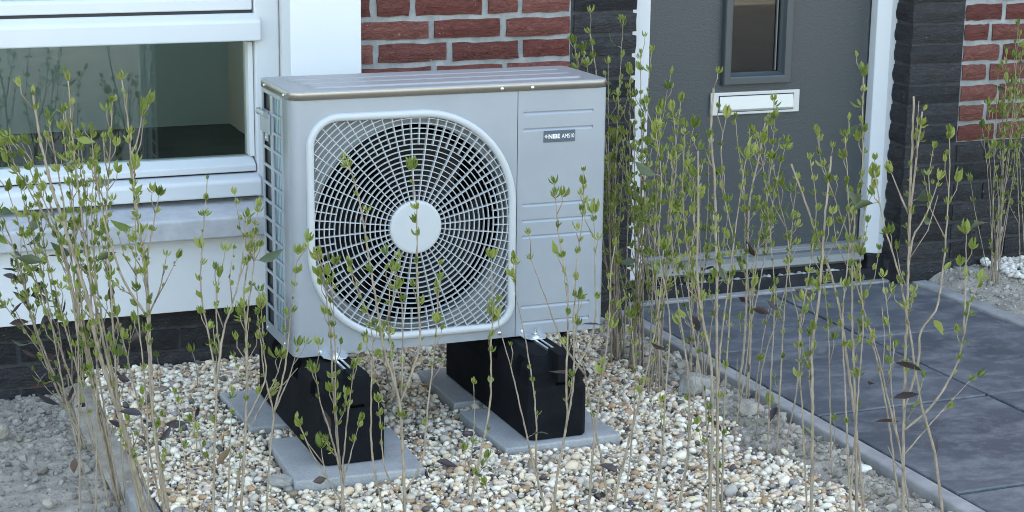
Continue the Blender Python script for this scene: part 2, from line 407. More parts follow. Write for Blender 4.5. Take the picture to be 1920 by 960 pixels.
# the house goes on above and behind (out of the picture): it keeps the sun off the front
up = hp(MB().box(-6, 1.03, .88, 1.0, 2.4, 5.6).box(1.03, 2.39, .88, 1.0, 2.25, 5.6).box(2.39, 18, .82, 1.0, .83, 5.6).box(.36, 1.03, .82, 1.0, .83, 2.4).box(-6, -3.2, .82, 1.0, -.3, 2.4).build('upper_wall', M['upper']))
hp(MB().box(1.03, 1.236, .81, 1.0, .83, 2.25).box(2.198, 2.39, .81, 1.0, .83, 2.25).build('upper_pillar', M['mortar_dark']))
hp(MB().prism_x([(.45, 5.55), (2.4, 7.6), (4.45, 5.55), (4.35, 5.4), (2.4, 7.4), (.45, 5.4)], -6, 18).build('roof', M['roof']))
hp(MB().box(-6.1, -6, 1.0, 4.3, -.3, 5.6).box(18, 18.1, 1.0, 4.3, -.3, 5.6).box(-6, 18, 4.16, 4.3, 2.5, 5.6).box(.83, 18, 4.16, 4.3, -.3, 2.5).box(4.6, 18, .82, 1.0, -.3, .83).build('side_wall', M['upper']))

# white corner post beside the window
hp(MB().prism_z([(.207, .765), (.4035, .765), (.4035, .88), (.207, .88)], -.06, 2.4).build('corner_panel', M['white_panel'], bevel=.003))
# window
win = hp(MB().prism_z([(.137, .874), (.2045, .874), (.2045, .96), (.137, .96)], .205, 2.4).build('window', M['white'], bevel=.004))
def wp(o): o.parent = win; return o
wp(MB().prism_z([(.1225, .898), (.1355, .892), (.1355, .95), (.1225, .95)], .315, .630).build('glazing_bead', M['white'], bevel=.002))
wp(MB().prism_x([(.852, .636), (.852, .688), (.858, .694), (.882, .708), (.96, .708), (.96, .636)], -3.2, .150).build('transom', M['white'], bevel=.004))
wp(MB().prism_x([(.884, .7165), (.884, .746), (.892, .753), (.955, .753), (.955, .7165)], -3.2, .134).build('sash_rail', M['white'], bevel=.003))
wp(MB().prism_x([(.890, .7083), (.890, .7163), (.95, .7163), (.95, .7083)], -3.2, .134).build('sash_gap_shade', M['seal_gap_black']))  # black strip standing in for the shade between transom and sash
wp(MB().prism_x([(.872, .278), (.872, .296), (.908, .313), (.955, .313), (.955, .278)], -3.2, .134).build('sash_rail', M['white'], bevel=.003))
wp(MB().prism_x([(.836, .216), (.836, .256), (.842, .264), (.880, .273), (.955, .273), (.955, .216)], -3.2, .139).build('bottom_rail', M['white'], bevel=.004))
wp(MB().prism_x([(.885, .2733), (.885, .2777), (.95, .2777), (.95, .2733)], -3.2, .134).build('sash_gap_shade', M['seal_gap_black']))  # black strip painting the shade in the lower sash gap
wp(MB().box(-3.2, .130, .926, .932, .305, .640).build('pane', M['glass']))
wp(MB().box(-3.2, .130, .926, .932, .745, 2.35).build('pane', M['glass']))
wp(MB().box(-3.2, -3.13, .87, .96, .2, 2.4).build('jamb', M['white']))
sill = hp(MB().prism_x([(.735, .128), (.735, .180), (.741, .184), (.884, .205), (.884, .128)], -3.2, .2055).build('window_sill', M['sill'], bevel=.004))
hp(MB().prism_x([(.772, -.075), (.772, .128), (.80, .128), (.80, -.075)], -2.2, .2055).build('apron_panel', M['white_panel'], bevel=.002))
pn = hp(MB().disc_y(-.472, .030, .7685, .0026, .0036, 12, .772).build('panel_screw', M['white']))
# room behind the window
room = MB()
room.add([(-1.1, 4.15, -.12), (.82, 4.15, -.12), (.82, 4.15, 2.5), (-1.1, 4.15, 2.5)], [(0, 1, 2, 3)])
room.add([(.82, 1.0, -.12), (.82, 4.15, -.12), (.82, 4.15, 2.5), (.82, 1.0, 2.5)], [(0, 3, 2, 1)])
room.add([(-5.9, 4.15, 2.5), (-5.9, 1.0, 2.5), (.82, 1.0, 2.5), (.82, 4.15, 2.5)], [(0, 1, 2, 3)])
room.add([(-5.9, 4.15, 2.2), (-1.1, 4.15, 2.2), (-1.1, 4.15, 2.5), (-5.9, 4.15, 2.5)], [(0, 1, 2, 3)])  # rear wall left open below, out of view, to let daylight in
hp(room.build('room_wall', M['room_wall']))
hp(MB().add([(-5.9, .97, -.12), (.82, .97, -.12), (.82, 4.3, -.12), (-5.9, 4.3, -.12)], [(0, 1, 2, 3)]).build('room_floor', M['room_floor']))
hp(MB().box(.805, .8185, 3.05, 3.95, -.115, 2.0).build('room_door', M['room_wall'], bevel=.004))

# front door in its recess
dm = MB()
def rect4(x0, x1, z0, z1, y): return [(x0, y, z0), (x1, y, z0), (x1, y, z1), (x0, y, z1)]
dm.loft([rect4(1.349, 2.131, -.13, 2.15, .99), rect4(1.349, 2.131, -.13, 2.15, .953), rect4(1.351, 2.129, -.128, 2.148, .951), rect4(1.640, 1.812, .478, 1.716, .951), rect4(1.640, 1.812, .478, 1.716, .99)])
door = hp(dm.build('door', M['door']))
def dp(o): o.parent = door; return o
dp(MB().prism_z([(1.245, .905), (1.3405, .905), (1.3405, .99), (1.245, .99)], -.138, 2.25).build('door_frame', M['white'], bevel=.004))
dp(MB().prism_z([(2.139, .922), (2.176, .898), (2.226, .898), (2.226, .99), (2.139, .99)], -.118, 2.25).build('door_frame', M['white'], bevel=.003))
dp(MB().box(1.3408, 1.3487, .956, .99, -.13, 2.2).build('door_seal', M['seal_gap_black']))
dp(MB().box(2.1313, 2.1387, .956, .99, -.13, 2.2).build('door_seal', M['seal_gap_black']))
dp(MB().box(1.245, 1.3405, .907, .99, -.26, -.139).build('frame_foot', M['black_stone'], bevel=.004))
dp(MB().box(2.139, 2.227, .897, .99, -.26, -.119).build('frame_foot', M['black_stone'], bevel=.004))
dp(MB().box(1.25, 2.24, 1.02, 1.9, -.2, 2.3).build('hall_shade_block', M['unlit_black']))  # black block standing in for the unlit hall behind the pane
# raised moulding round the door light: outer bevelled frame, glass set back
fr = MB()
def moulding(mb, x0, x1, z0, z1, steps):
    rings = []
    for ins, y in steps:
        rings.append([(x0+ins, y, z0+ins), (x1-ins, y, z0+ins), (x1-ins, y, z1-ins), (x0+ins, y, z1-ins)])
    mb.loft(rings)
moulding(fr, 1.606, 1.846, .444, 1.75, [(0, .951), (.001, .934), (.004, .930), (.022, .930), (.026, .932), (.031, .946), (.036, .954), (.036, .961)])
dp(fr.build('window_moulding', M['door_trim']))
dp(MB().box(1.6405, 1.8115, .962, .966, .4785, 1.7155).build('pane', M['glass_door']))
dp(MB().box(1.798, 1.802, .955, .9615, .484, 1.70).build('glazing_strip', M['alu']))
lb = dp(MB().box(1.572, 1.884, .941, .9505, .352, .422).build('letter_box', M['silver'], bevel=.002))
lb2 = MB(); moulding(lb2, 1.600, 1.860, .363, .411, [(0, .9405), (.0025, .9440), (.0028, .9442)])
dp(MB().box(1.598, 1.862, .9402, .9412, .3605, .4125).build('flap_gap_shade', M['seal_gap_black']))  # black backing that paints the shadow line round the flap
o = MB().prism_x([(.9375, .3625), (.9330, .3690), (.9375, .4070), (.9395, .4100), (.9398, .3625)], 1.6005, 1.8595).build('letter_flap', M['silver'], bevel=.001); dp(o)
# weather bar along the foot of the door
dp(MB().prism_x([(.950, -.076), (.940, -.076), (.932, -.084), (.931, -.094), (.918, -.098), (.905, -.110), (.899, -.132), (.905, -.140), (.950, -.140)], 1.352, 2.128).build('weather_bar', M['alu'], bevel=.0015))
dp(MB().box(1.3408, 2.1387, .925, 1.0, -.26, -.142).build('threshold', M['black_stone'], bevel=.003))
dp(MB().prism_x([(.880, -.24), (.880, -.163), (.884, -.160), (.892, -.160), (.896, -.163), (.896, -.24)], 1.2475, 2.196).build('threshold_strip', M['black_stone'], bevel=.001))
tag(MB().box(1.2475, 2.196, .8475, .8795, -.26, -.196).build('door_step', M['kerb'], bevel=.003), kind='structure')

# ------------------------------------------------------------------ heat pump
UW, UD, UH = .78, .265, .598
unit = thing('heat_pump', 'light grey outdoor heat pump unit with round fan grille standing on two black feet', 'heat pump', (UW/2, UD/2, 0))
UI = Matrix.Translation((-UW/2, -UD/2, 0))
def up_(o): o.parent = unit; o.matrix_parent_inverse = UI; return o
def usub(o, par): o.parent = par; return o
def rrect(x0, x1, z0, z1, tl, tr, br, bl, n=18):
    P = []
    for cx, cz, r, a0 in ((x1-tr, z1-tr, tr, 0), (x0+tl, z1-tl, tl, 90), (x0+bl, z0+bl, bl, 180), (x1-br, z0+br, br, 270)):
        for i in range(n+1): a = R(a0+90*i/n); P.append((cx+r*math.cos(a), cz+r*math.sin(a)))
    return P
def ray_poly(P, c, th):
    dx, dz = math.cos(th), math.sin(th); best = None
    for (ax, az), (bx, bz) in zip(P, P[1:]+P[:1]):
        ex, ez = bx-ax, bz-az; den = dx*ez-dz*ex
        if abs(den) < 1e-12: continue
        t = ((ax-c[0])*ez-(az-c[1])*ex)/den; u = ((ax-c[0])*dz-(az-c[1])*dx)/den
        if t > 0 and -1e-9 <= u <= 1+1e-9 and (best is None or t < best): best = t
    return best
FX0, FX1, FZ0, FZ1 = .033, .5455, .0215, .5655
HC = (.2935, .2900)
outer = rrect(FX0, FX1, FZ0, FZ1, .078, .238, .066, .225)
def inset(d): return rrect(FX0+d, FX1-d, FZ0+d, FZ1-d, .078-d, .238-d, .066-d, .225-d)
# front panel with its fan opening, wrapping round the left corner
SX = .5475
ths = sorted(set([2*math.pi*i/144 for i in range(144)]+[math.atan2(z-HC[1], x-HC[0]) % (2*math.pi) for x in (.022, SX) for z in (.0, UH)]))
rect = [(.022, 0), (SX, 0), (SX, UH), (.022, UH)]
fp = MB()
hole = inset(.004); ri = []; ro = []; rb = []
for th in ths:
    a = ray_poly(hole, HC, th); b = ray_poly(rect, HC, th); a = min(a, b-.0008)
    ri.append((HC[0]+a*math.cos(th), 0, HC[1]+a*math.sin(th))); ro.append((HC[0]+b*math.cos(th), 0, HC[1]+b*math.sin(th)))
    rb.append((ri[-1][0], .012, ri[-1][2]))
fp.loft([ro, ri, rb])
cor = [(.022-.022*math.sin(R(a)), .022-.022*math.cos(R(a))) for a in range(0, 91, 10)]+[(0, .074), (.012, .074)]
fp.loft([[(x, y, 0) for x, y in cor], [(x, y, UH) for x, y in cor]], False)
fp.add([(.022, 0, 0), (SX, 0, 0), (SX, .012, 0), (.022, .012, 0)], [(0, 1, 2, 3)])
fpo = up_(fp.build('front_panel', M['paint'])); fpo.data.polygons.foreach_set('use_smooth', [False]*len(fpo.data.polygons))
for p in fpo.data.polygons:
    if p.center.x < .022 or p.center.y > 0.001 and p.center.x < .03: p.use_smooth = True
# service panel with pressed grooves
sp = MB(); SX0 = .5492
GX0, GX1 = .5635, .7435
gz = [.0335, .0735, .2465, .2855, .3245, .5060, .5455]
def quad(mb, a, b, c, d): mb.add([a, b, c, d], [(0, 1, 2, 3)])
X1 = UW-.012
quad(sp, (SX0, 0, 0), (GX0, 0, 0), (GX0, 0, UH), (SX0, 0, UH)); quad(sp, (GX1, 0, 0), (X1, 0, 0), (X1, 0, UH), (GX1, 0, UH))
z = 0.0
for q in gz:
    a, b, c_, d = q-.0062, q-.0022, q+.0012, q+.0022
    quad(sp, (GX0, 0, z), (GX1, 0, z), (GX1, 0, a), (GX0, 0, a))
    prof = [(0, a), (.0042, c_-.001), (.0042, c_), (0, d)]
    for (y0, z0), (y1, z1) in zip(prof[:-1], prof[1:]): quad(sp, (GX0, y0, z0), (GX1, y0, z0), (GX1, y1, z1), (GX0, y1, z1))
    for gx in (GX0, GX1): sp.add([(gx, y, zz) for y, zz in prof], [(0, 1, 2, 3)])
    z = d
quad(sp, (GX0, 0, z), (GX1, 0, z), (GX1, 0, UH), (GX0, 0, UH))
quad(sp, (SX0, 0, 0), (SX0, 0, UH), (SX0, .012, UH), (SX0, .012, 0))
rc = [(X1+.012*math.sin(R(a)), .012-.012*math.cos(R(a))) for a in range(0, 91, 15)]+[(UW, UD)]
sp.loft([[(x, y, 0) for x, y in rc], [(x, y, UH) for x, y in rc]], False)
spo = up_(sp.build('service_panel', M['paint']))
# casing behind: floor, back, seam backing, fan partition
up_(MB().box(.004, UW-.002, .016, UD-.002, .001, .006).build('base_pan', M['paint']))
up_(MB().box(.55, UW-.002, UD-.006, UD, .001, UH).build('rear_panel', M['paint']))
up_(MB().box(.540, .560, .0122, .016, .006, UH-.002).box(.552, .556, .016, UD-.01, .006, UH-.002).build('partition', M['unlit_black']))
# fan shroud: sheet with a round hole, then a black sheet painting in the shade of the well
sh = MB(); SR = .238; N = 96
big = rrect(.024, .540, .010, .580, .01, .01, .01, .01, 4)
r1 = [(HC[0]+SR*math.cos(2*math.pi*i/N), .030, HC[1]+SR*math.sin(2*math.pi*i/N)) for i in range(N)]
r0 = []
for i in range(N):
    th = 2*math.pi*i/N; b = ray_poly(big, HC, th); r0.append((HC[0]+b*math.cos(th), .030, HC[1]+b*math.sin(th)))
r2 = [(x, .075, z) for x, y, z in r1]
sh.loft([r0, r1, r2]); up_(sh.build('fan_shroud', M['shroud']))
up_(MB().add([(.02, .20, .01), (.55, .20, .01), (.55, .20, .59), (.02, .20, .59)], [(0, 1, 2, 3)]).build('fan_shade_sheet', M['unlit_black']))
fan = MB()
for b in range(3):
    a0 = R(120*b+20); vs = []; nr_, na = 5, 8
    for i in range(nr_):
        r = .05+(.215-.05)*i/(nr_-1)
        for j in range(na):
            a = a0+R(82)*j/(na-1)+.5*(r/.215)**2
            vs.append((HC[0]+r*math.cos(a), .075+.06*(j/(na-1)), HC[1]+r*math.sin(a)))
    fan.add(vs, [(i*na+j, i*na+j+1, (i+1)*na+j+1, (i+1)*na+j) for i in range(nr_-1) for j in range(na-1)])
fan.disc_y(HC[0], HC[1], .07, .055, .06, 32, .14)
up_(fan.build('fan', M['fan_black'], smooth=True))
# grille: bevelled frame, concentric rings, spokes and hub
gf = MB(); gf.loft([[(x, y, z) for x, z in inset(d)] for d, y in ((0, .002), (.0012, -.006), (.0035, -.0095), (.011, -.0105), (.0165, -.0075), (.018, -.003), (.018, .012))])
gfo = up_(gf.build('fan_grille', M['grille'], smooth=True))
clip = inset(.0165)
gr = MB(); K = 0
r = .0625+.0118
while r < .42:
    n = max(48, int(2*math.pi*r/.009)); inside = [ray_poly(clip, HC, 2*math.pi*i/n) > r for i in range(n)]
    for i in range(n):
        if not (inside[i] and inside[(i+1) % n]): continue
        a, b = 2*math.pi*i/n, 2*math.pi*(i+1)/n
        P = []
        for th in (a, b):
            c, s_ = math.cos(th), math.sin(th)
            for rr_, y in ((r-.0008, -.0025), (r+.0008, -.0025), (r+.0009, .0045), (r-.0009, .0045)): P.append((HC[0]+rr_*c, y, HC[1]+rr_*s_))
        gr.add(P, [(0, 1, 5, 4), (1, 2, 6, 5), (2, 3, 7, 6), (3, 0, 4, 7)])
    r += .01215
for i in range(72):
    th = R(5*i+2.5); e = ray_poly(clip, HC, th)
    s0 = .06 if i % 2 == 0 else .062+.01215*10.9
    if i % 2 == 0 or e > s0+.02:
        c, s_ = math.cos(th), math.sin(th); w = .0009; P = []
        for rr_ in (s0, e+.002):
            for d, y in ((-w, -.0032), (w, -.0032), (w, .0075), (-w, .0075)): P.append((HC[0]+rr_*c-d*s_, y, HC[1]+rr_*s_+d*c))
        gr.add(P, [(0, 1, 5, 4), (1, 2, 6, 5), (2, 3, 7, 6), (3, 0, 4, 7), (0, 3, 2, 1), (4, 5, 6, 7)])
usub(gr.build('grille_bars', M['grille']), gfo)
hb = MB(); ring = lambda y, r: [(HC[0]+r*math.cos(2*math.pi*i/64), y, HC[1]+r*math.sin(2*math.pi*i/64)) for i in range(64)]
hb.loft([ring(.012, .0635), ring(-.0035, .0635), ring(-.0065, .0615), ring(-.0075, .057)], True, False, True)
usub(hb.build('hub_cap', M['grille']), gfo)
# left side: ladder of openings over the coil
side = MB(); SZ0, SZ1 = .026, .586; NR = 13; pitch = (SZ1-SZ0)/NR
cols = ((.0865, .1640), (.1880, UD-.012))
ycuts = [.0742, cols[0][0], cols[0][1], cols[1][0], cols[1][1], UD]
side.box(.0, .003, ycuts[0], ycuts[1], 0, UH).box(0, .003, ycuts[2], ycuts[3], 0, UH).box(0, .003, ycuts[4], ycuts[5], 0, UH)
for y0, y1 in cols:
    side.box(0, .003, y0, y1, 0, SZ0); side.box(0, .003, y0, y1, SZ1, UH)
    for k in range(1, NR): side.box(.0, .003, y0, y1, SZ0+pitch*k-.0036, SZ0+pitch*k+.0036)
sdo = up_(side.build('side_grille', M['paint']))
up_(MB().box(.0045, .03, .078, .172, .006, UH-.004).build('coil', M['coil_blue']))
up_(MB().box(.007, .03, .176, UD-.006, .006, UH-.004).build('coil', M['coil_shaded']))
up_(MB().box(.004, .549, UD-.005, UD-.001, .006, UH-.001).build('rear_dark_sheet', M['coil_shaded']))  # added dark sheet closing the back, shade put into its colour
hd = MB().box(-.005, .0, .182, UD+.002, SZ1-pitch*2-.008, SZ1-pitch-.002)
hdo = usub(hd.build('handle', M['paint'], bevel=.003), sdo)
usub(MB().prism_y([(-.013, SZ1-pitch-.006), (-.011, SZ1-pitch+.002), (-.004, SZ1-pitch+.002), (-.004, SZ1-pitch-.010), (-.009, SZ1-pitch-.012)], .196, UD+.004).build('handle_lip', M['paint'], bevel=.002), sdo)
usub(MB().box(-.004, .0, .200, .226, SZ1-pitch*2-.026, SZ1-pitch*2-.008).build('handle_tab', M['paint'], bevel=.002), sdo)
def screw(p, axis, r=.0042, par=None):
    mb = MB(); k = 10; rings = []
    for h, q in ((0, r*1.0), (.0012, r), (.0026, r*.75), (.003, r*.3)):
        c = []
        for i in range(k):
            a = 2*math.pi*i/k; u, w = q*math.cos(a), q*math.sin(a)
            c.append((p[0]-h, p[1]+u, p[2]+w) if axis == 'x' else (p[0]+u, p[1]-h, p[2]+w))
        rings.append(c)
    mb.loft(rings, True, False, True); o = mb.build('screw', M['zinc'], smooth=True)
    return up_(o) if par is None else usub(o, par)
screw((-.004, .213, SZ1-pitch*2-.017), 'x', .003)
screw((0, UD-.016, .010), 'x', .0036); screw((0, .088, .012), 'x', .0036)
for x, z in ((.060, .009), (.507, .0125), (.567, .0115)): screw((x, 0, z), 'y', .0050)
# lid
lid = MB(); LO = .0045
def lidring(o_, z): return [(x, y, z) for x, y in rrect(-LO+o_, UW+LO-o_, -LO+o_, UD+.006-o_, .022, .022, .030-o_, .030-o_, 8)]
lid.loft([lidring(.003, .5975), lidring(0, .5985), lidring(0, .6140), lidring(.0010, .6162), lidring(.003, .6174), lidring(.0085, .6178)], True, True, True)
lido = up_(lid.build('lid', M['lid'], smooth=False))
ng = len(lido.data.polygons)
lido.data.materials.append(M['lid_edge'])
for p in lido.data.polygons:
    p.use_smooth = len(p.vertices) == 4
    if abs(p.normal.z) < .3: p.material_index = 1
for y0, y1, xs in ((.040, .094, .060), (.108, .162, .052), (.176, .230, .044)):
    P = rrect(xs, UW-.05, y0, y1, .018, .018, .018, .018, 6)
    PB = MB(); cx, cy = (xs+UW-.05)/2, (y0+y1)/2
    sh_ = lambda d, z: [(x+(d if x < cx else -d), y+(d if y < cy else -d), z) for x, y in P]
    PB.loft([sh_(-.003, .6172), sh_(-.003, .6179), sh_(.0, .6212), sh_(.002, .6219)], True, False, True)
    usub(PB.build('lid_rib', M['lid']), lido)
for x in (.506, .583): screw((x, -LO, .6055), 'y', .0044, lido)
for y in (.045, .220): screw((-LO, y, .6055), 'x', .0040, lido)
# pipe cover on the right side
up_(MB().box(UW, UW+.030, .165, .215, .190, .214).build('side_handle', M['paint'], bevel=.006))
# name plate
npo = up_(MB().box(.6150, .6965, -.0022, .0005, .4720, .5000).build('name_plate', M['plate'], bevel=.001))
def text(body, x, z, size, m, y=-.0026, bold=0.0, sx=1.0):
    cu = bpy.data.curves.new('print', 'FONT'); cu.body = body; cu.size = size; cu.extrude = .0002; cu.offset = bold
    ob = bpy.data.objects.new('tmp', cu); COL.objects.link(ob)
    dg = bpy.context.evaluated_depsgraph_get(); me = bpy.data.meshes.new_from_object(ob.evaluated_get(dg)); bpy.data.objects.remove(ob)
    me.materials.clear(); me.materials.append(m); me.name = 'lettering'
    o = bpy.data.objects.new('lettering', me); COL.objects.link(o); o.location = (x, y, z); o.rotation_euler = (math.pi/2, 0, 0); o.scale = (sx, 1, 1); return o
usub(text('NIBE', .6262, .4812, .0148, M['text'], bold=.00035, sx=.98), npo)
usub(text('AMS10', .6612, .4812, .0140, M['text'], sx=.80), npo)
em = MB()
for ro_, ri_ in ((.0044, .0031), (.0020, .0010)):
    em.loft([[(.6207+q*math.cos(R(90*i)), -.0027, .4865+q*math.sin(R(90*i))) for i in range(4)] for q in (ro_, ri_)])
usub(em.build('emblem', M['text']), npo)

# ------------------------------------------------------------------ rubber feet, rails, slabs
def foot(x0, label, rail_label):
    x1 = x0+.149; y0, y1 = -.192, .388; root = thing('support_foot', label, 'support block', (x0+.0745, .1, -.2), 'black feet under the heat pump')
    inv = Matrix.Translation((-(x0+.0745), -.1, .2))
    def ap(o): o.parent = root; o.matrix_parent_inverse = inv; return o
    b = MB(); zt, zm = -.006, -.078
    def ring(dx, dy, ch, z):
        a, c, d, e = x0+dx, x1-dx, y0+dy, y1-dy
        return [(a+ch, d, z), (c-ch, d, z), (c, d+ch, z), (c, e-ch, z), (c-ch, e, z), (a+ch, e, z), (a, e-ch, z), (a, d+ch, z)]
    b.loft([ring(0, 0, .012, -.2), ring(0, 0, .012, zm-.002), ring(.0015, .0015, .012, zm), ring(.0035, .004, .016, zm+.004), ring(.006, .008, .020, -.036), ring(.030, .022, .026, zt)], True, True, True)
    bo = ap(b.build('body', M['rubber'], bevel=.004))
    # pockets moulded in the flanks and the nose: cut with a boolean so that they are real hollows
    c = MB(); xm = x0+.084
    c.box(xm-.021, xm+.021, y0-.02, y0+.042, -.056, .01)
    c.box(xm-.016, xm+.016, y0-.02, y0+.018, -.072, -.062)
    for yy in (-.100, .045, .245):
        c.box(x0-.02, x0+.024, yy-.020, yy+.020, -.062, -.020); c.box(x1-.024, x1+.02, yy-.020, yy+.020, -.062, -.020)
    c.box(xm-.0105, xm+.0105, y0+.0, y1+.05, -.016, .01)
    co = c.build('cutter', None)
    bo.modifiers.clear()
    bv = bo.modifiers.new('bevel', 'BEVEL'); bv.width = .0035; bv.segments = 2; bv.limit_method = 'ANGLE'; bv.angle_limit = R(25)
    bl = bo.modifiers.new('cut', 'BOOLEAN'); bl.operation = 'DIFFERENCE'; bl.object = co; bl.solver = 'EXACT'
    dg = bpy.context.evaluated_depsgraph_get(); me = bpy.data.meshes.new_from_object(bo.evaluated_get(dg))
    bo.modifiers.clear(); bo.data = me; bpy.data.objects.remove(co)
    # C-rail let into the top
    r = MB(); ra, rb_ = xm-.010, xm+.010; ya, yb = y0+.030, y1-.03
    r.box(ra, rb_, ya, yb, -.0155, -.0135); r.box(ra, ra+.002, ya, yb, -.0135, -.001); r.box(rb_-.002, rb_, ya, yb, -.0135, -.001)
    r.box(ra+.002, ra+.006, ya, yb, -.003, -.001); r.box(rb_-.006, rb_-.002, ya, yb, -.003, -.001)
    ap(r.build('mounting_rail', M['zinc']))
    return root, xm
ft1, xm1 = foot(.008, 'black rubber support foot under the left end of the heat pump', '')
ft2, xm2 = foot(.508, 'black rubber support foot under the right end of the heat pump', '')
for xm in (xm1, xm2):       # flange of the machine, bolt and washer: part of the machine
    up_(MB().prism_z([(xm-.030, .02), (xm-.030, -.022), (xm-.018, -.042), (xm+.018, -.042), (xm+.030, -.022), (xm+.030, .02)], -.0009, .0018).build('mounting_flange', M['zinc'], bevel=.0008))
    bt_ = MB()
    for r, z0, z1, k in ((.011, .0019, .0038, 20), (.0085, .0038, .0105, 6), (.0042, .0105, .024, 12)):
        bt_.prism_z([(xm+r*math.cos(2*math.pi*i/k), -.022+r*math.sin(2*math.pi*i/k)) for i in range(k)], z0, z1)
    up_(bt_.build('bolt', M['zinc']))
SL = {}
for i, (x, y, rz, lab) in enumerate(((.082, -.118, R(-3.2), 'grey concrete slab under the nose of the left black foot'), (.586, -.066, R(.8), 'grey concrete slab under the nose of the right black foot'),
                            (.070, .290, R(1.5), 'grey concrete slab under the rear of the left black foot'), (.600, .300, R(-1), 'grey concrete slab under the rear of the right black foot'))):
    o = MB().box(-.149, .149, -.149, .149, -.045, 0).build('concrete_slab', M['slab'], bevel=.004, loc=(x, y, -.2015-(.003 if i > 1 else 0)), rot=(0, 0, rz))
    tag(o, lab, 'slab', 'slabs under the heat pump feet')
# condensate hose, corrugated
hs = []; hr = []
path_ = [Vector((.765, .22, .012)), Vector((.775, .225, -.06)), Vector((.795, .235, -.125)), Vector((.825, .25, -.185)), Vector((.860, .265, -.207))]
def spline(P, n):
    out = []
    P = [Vector(p) for p in P]; Q = [P[0]*2-P[1]]+P+[P[-1]*2-P[-2]]
    for i in range(1, len(Q)-2):
        a, b, c, d = Q[i-1:i+3]
        for k in range(n):
            t_ = k/n; out.append(.5*((2*b)+(c-a)*t_+(2*a-5*b+4*c-d)*t_*t_+(3*b-a-3*c+d)*t_**3))
    out.append(Q[-2]); return out
hs = spline(path_, 16); hr = [.0115+(.002 if i % 2 else -.001) for i in range(len(hs))]
tag(MB().tube(hs, hr, 12).build('drain_hose', M['fan_black'], smooth=False), 'black corrugated hose hanging down behind the right black foot', 'hose')

# ------------------------------------------------------------------ gravel, crumbs
def ico():
    t_ = (1+5**.5)/2; v = [(-1, t_, 0), (1, t_, 0), (-1, -t_, 0), (1, -t_, 0), (0, -1, t_), (0, 1, t_), (0, -1, -t_), (0, 1, -t_), (t_, 0, -1), (t_, 0, 1), (-t_, 0, -1), (-t_, 0, 1)]
    f = [(0, 11, 5), (0, 5, 1), (0, 1, 7), (0, 7, 10), (0, 10, 11), (1, 5, 9), (5, 11, 4), (11, 10, 2), (10, 7, 6), (7, 1, 8), (3, 9, 4), (3, 4, 2), (3, 2, 6), (3, 6, 8), (3, 8, 9), (4, 9, 5), (2, 4, 11), (6, 2, 10), (8, 6, 7), (9, 8, 1)]
    v = [Vector(p).normalized() for p in v]; mid = {}; g_ = []
    def m_(a, b):
        k = (min(a, b), max(a, b))
        if k not in mid: mid[k] = len(v); v.append(((v[a]+v[b])/2).normalized())
        return mid[k]
    for a, b, c in f:
        x, y, z = m_(a, b), m_(b, c), m_(c, a); g_ += [(a, x, z), (b, y, x), (c, z, y), (x, y, z)]
    return np.array([tuple(p) for p in v]), np.array(g_)
IV, IF = ico()
IV0, IF0 = IV[:12], np.array([(0, 11, 5), (0, 5, 1), (0, 1, 7), (0, 7, 10), (0, 10, 11), (1, 5, 9), (5, 11, 4), (11, 10, 2), (10, 7, 6), (7, 1, 8), (3, 9, 4), (3, 4, 2), (3, 2, 6), (3, 6, 8), (3, 8, 9), (4, 9, 5), (2, 4, 11), (6, 2, 10), (8, 6, 7), (9, 8, 1)])
def rocks(name, pos, size, cols, m, rough, flat, label=None, cat=None, smooth=True, IV=IV, IF=IF):
    """many stones as one mesh: each its own squashed, dented, turned shape"""
    n = len(pos); nv = len(IV)
    base_ = np.repeat(IV[None], n, 0)
    for _ in range(3):                                   # dents by random planes / lobes
        d = nr.normal(size=(n, 1, 3)); d /= np.linalg.norm(d, axis=2, keepdims=True)
        base_ = base_*(1+rough*(base_*d).sum(2, keepdims=True)*nr.uniform(-1, 1, (n, 1, 1)))
    base_ = base_*(1+nr.uniform(-rough*.35, rough*.35, (n, nv, 1)))
    sc = np.stack([nr.uniform(.85, 1.45, n), nr.uniform(.7, 1.05, n), nr.uniform(flat*.75, flat*1.25, n)], 1)*size[:, None]
    base_ = base_*sc[:, None, :]
    q = nr.normal(size=(n, 4))*np.array([1, .28, .28, 1]); q /= np.linalg.norm(q, axis=1, keepdims=True)
    w, x, y, z = q.T
    Rm = np.stack([np.stack([1-2*(y*y+z*z), 2*(x*y-z*w), 2*(x*z+y*w)], 1), np.stack([2*(x*y+z*w), 1-2*(x*x+z*z), 2*(y*z-x*w)], 1), np.stack([2*(x*z-y*w), 2*(y*z+x*w), 1-2*(x*x+y*y)], 1)], 1)
    P = np.einsum('nij,nvj->nvi', Rm, base_)+pos[:, None, :]
    F = (IF[None]+(np.arange(n)*nv)[:, None, None]).reshape(-1, 3)
    me = bpy.data.meshes.new(name); me.vertices.add(n*nv); me.vertices.foreach_set('co', P.reshape(-1).astype(np.float32))
    me.loops.add(len(F)*3); me.loops.foreach_set('vertex_index', F.reshape(-1).astype(np.int32))
    me.polygons.add(len(F)); me.polygons.foreach_set('loop_start', np.arange(0, len(F)*3, 3, dtype=np.int32))
    me.polygons.foreach_set('use_smooth', np.full(len(F), smooth)); me.update(calc_edges=True)
    at = me.attributes.new('Col', 'FLOAT_COLOR', 'POINT'); c4 = np.ones((n, nv, 4), np.float32); c4[:, :, :3] = cols[:, None, :]
    at.data.foreach_set('color', c4.reshape(-1)); me.materials.append(m)
    o = bpy.data.objects.new(name, me); COL.objects.link(o); return tag(o, label, cat, None, 'stuff')
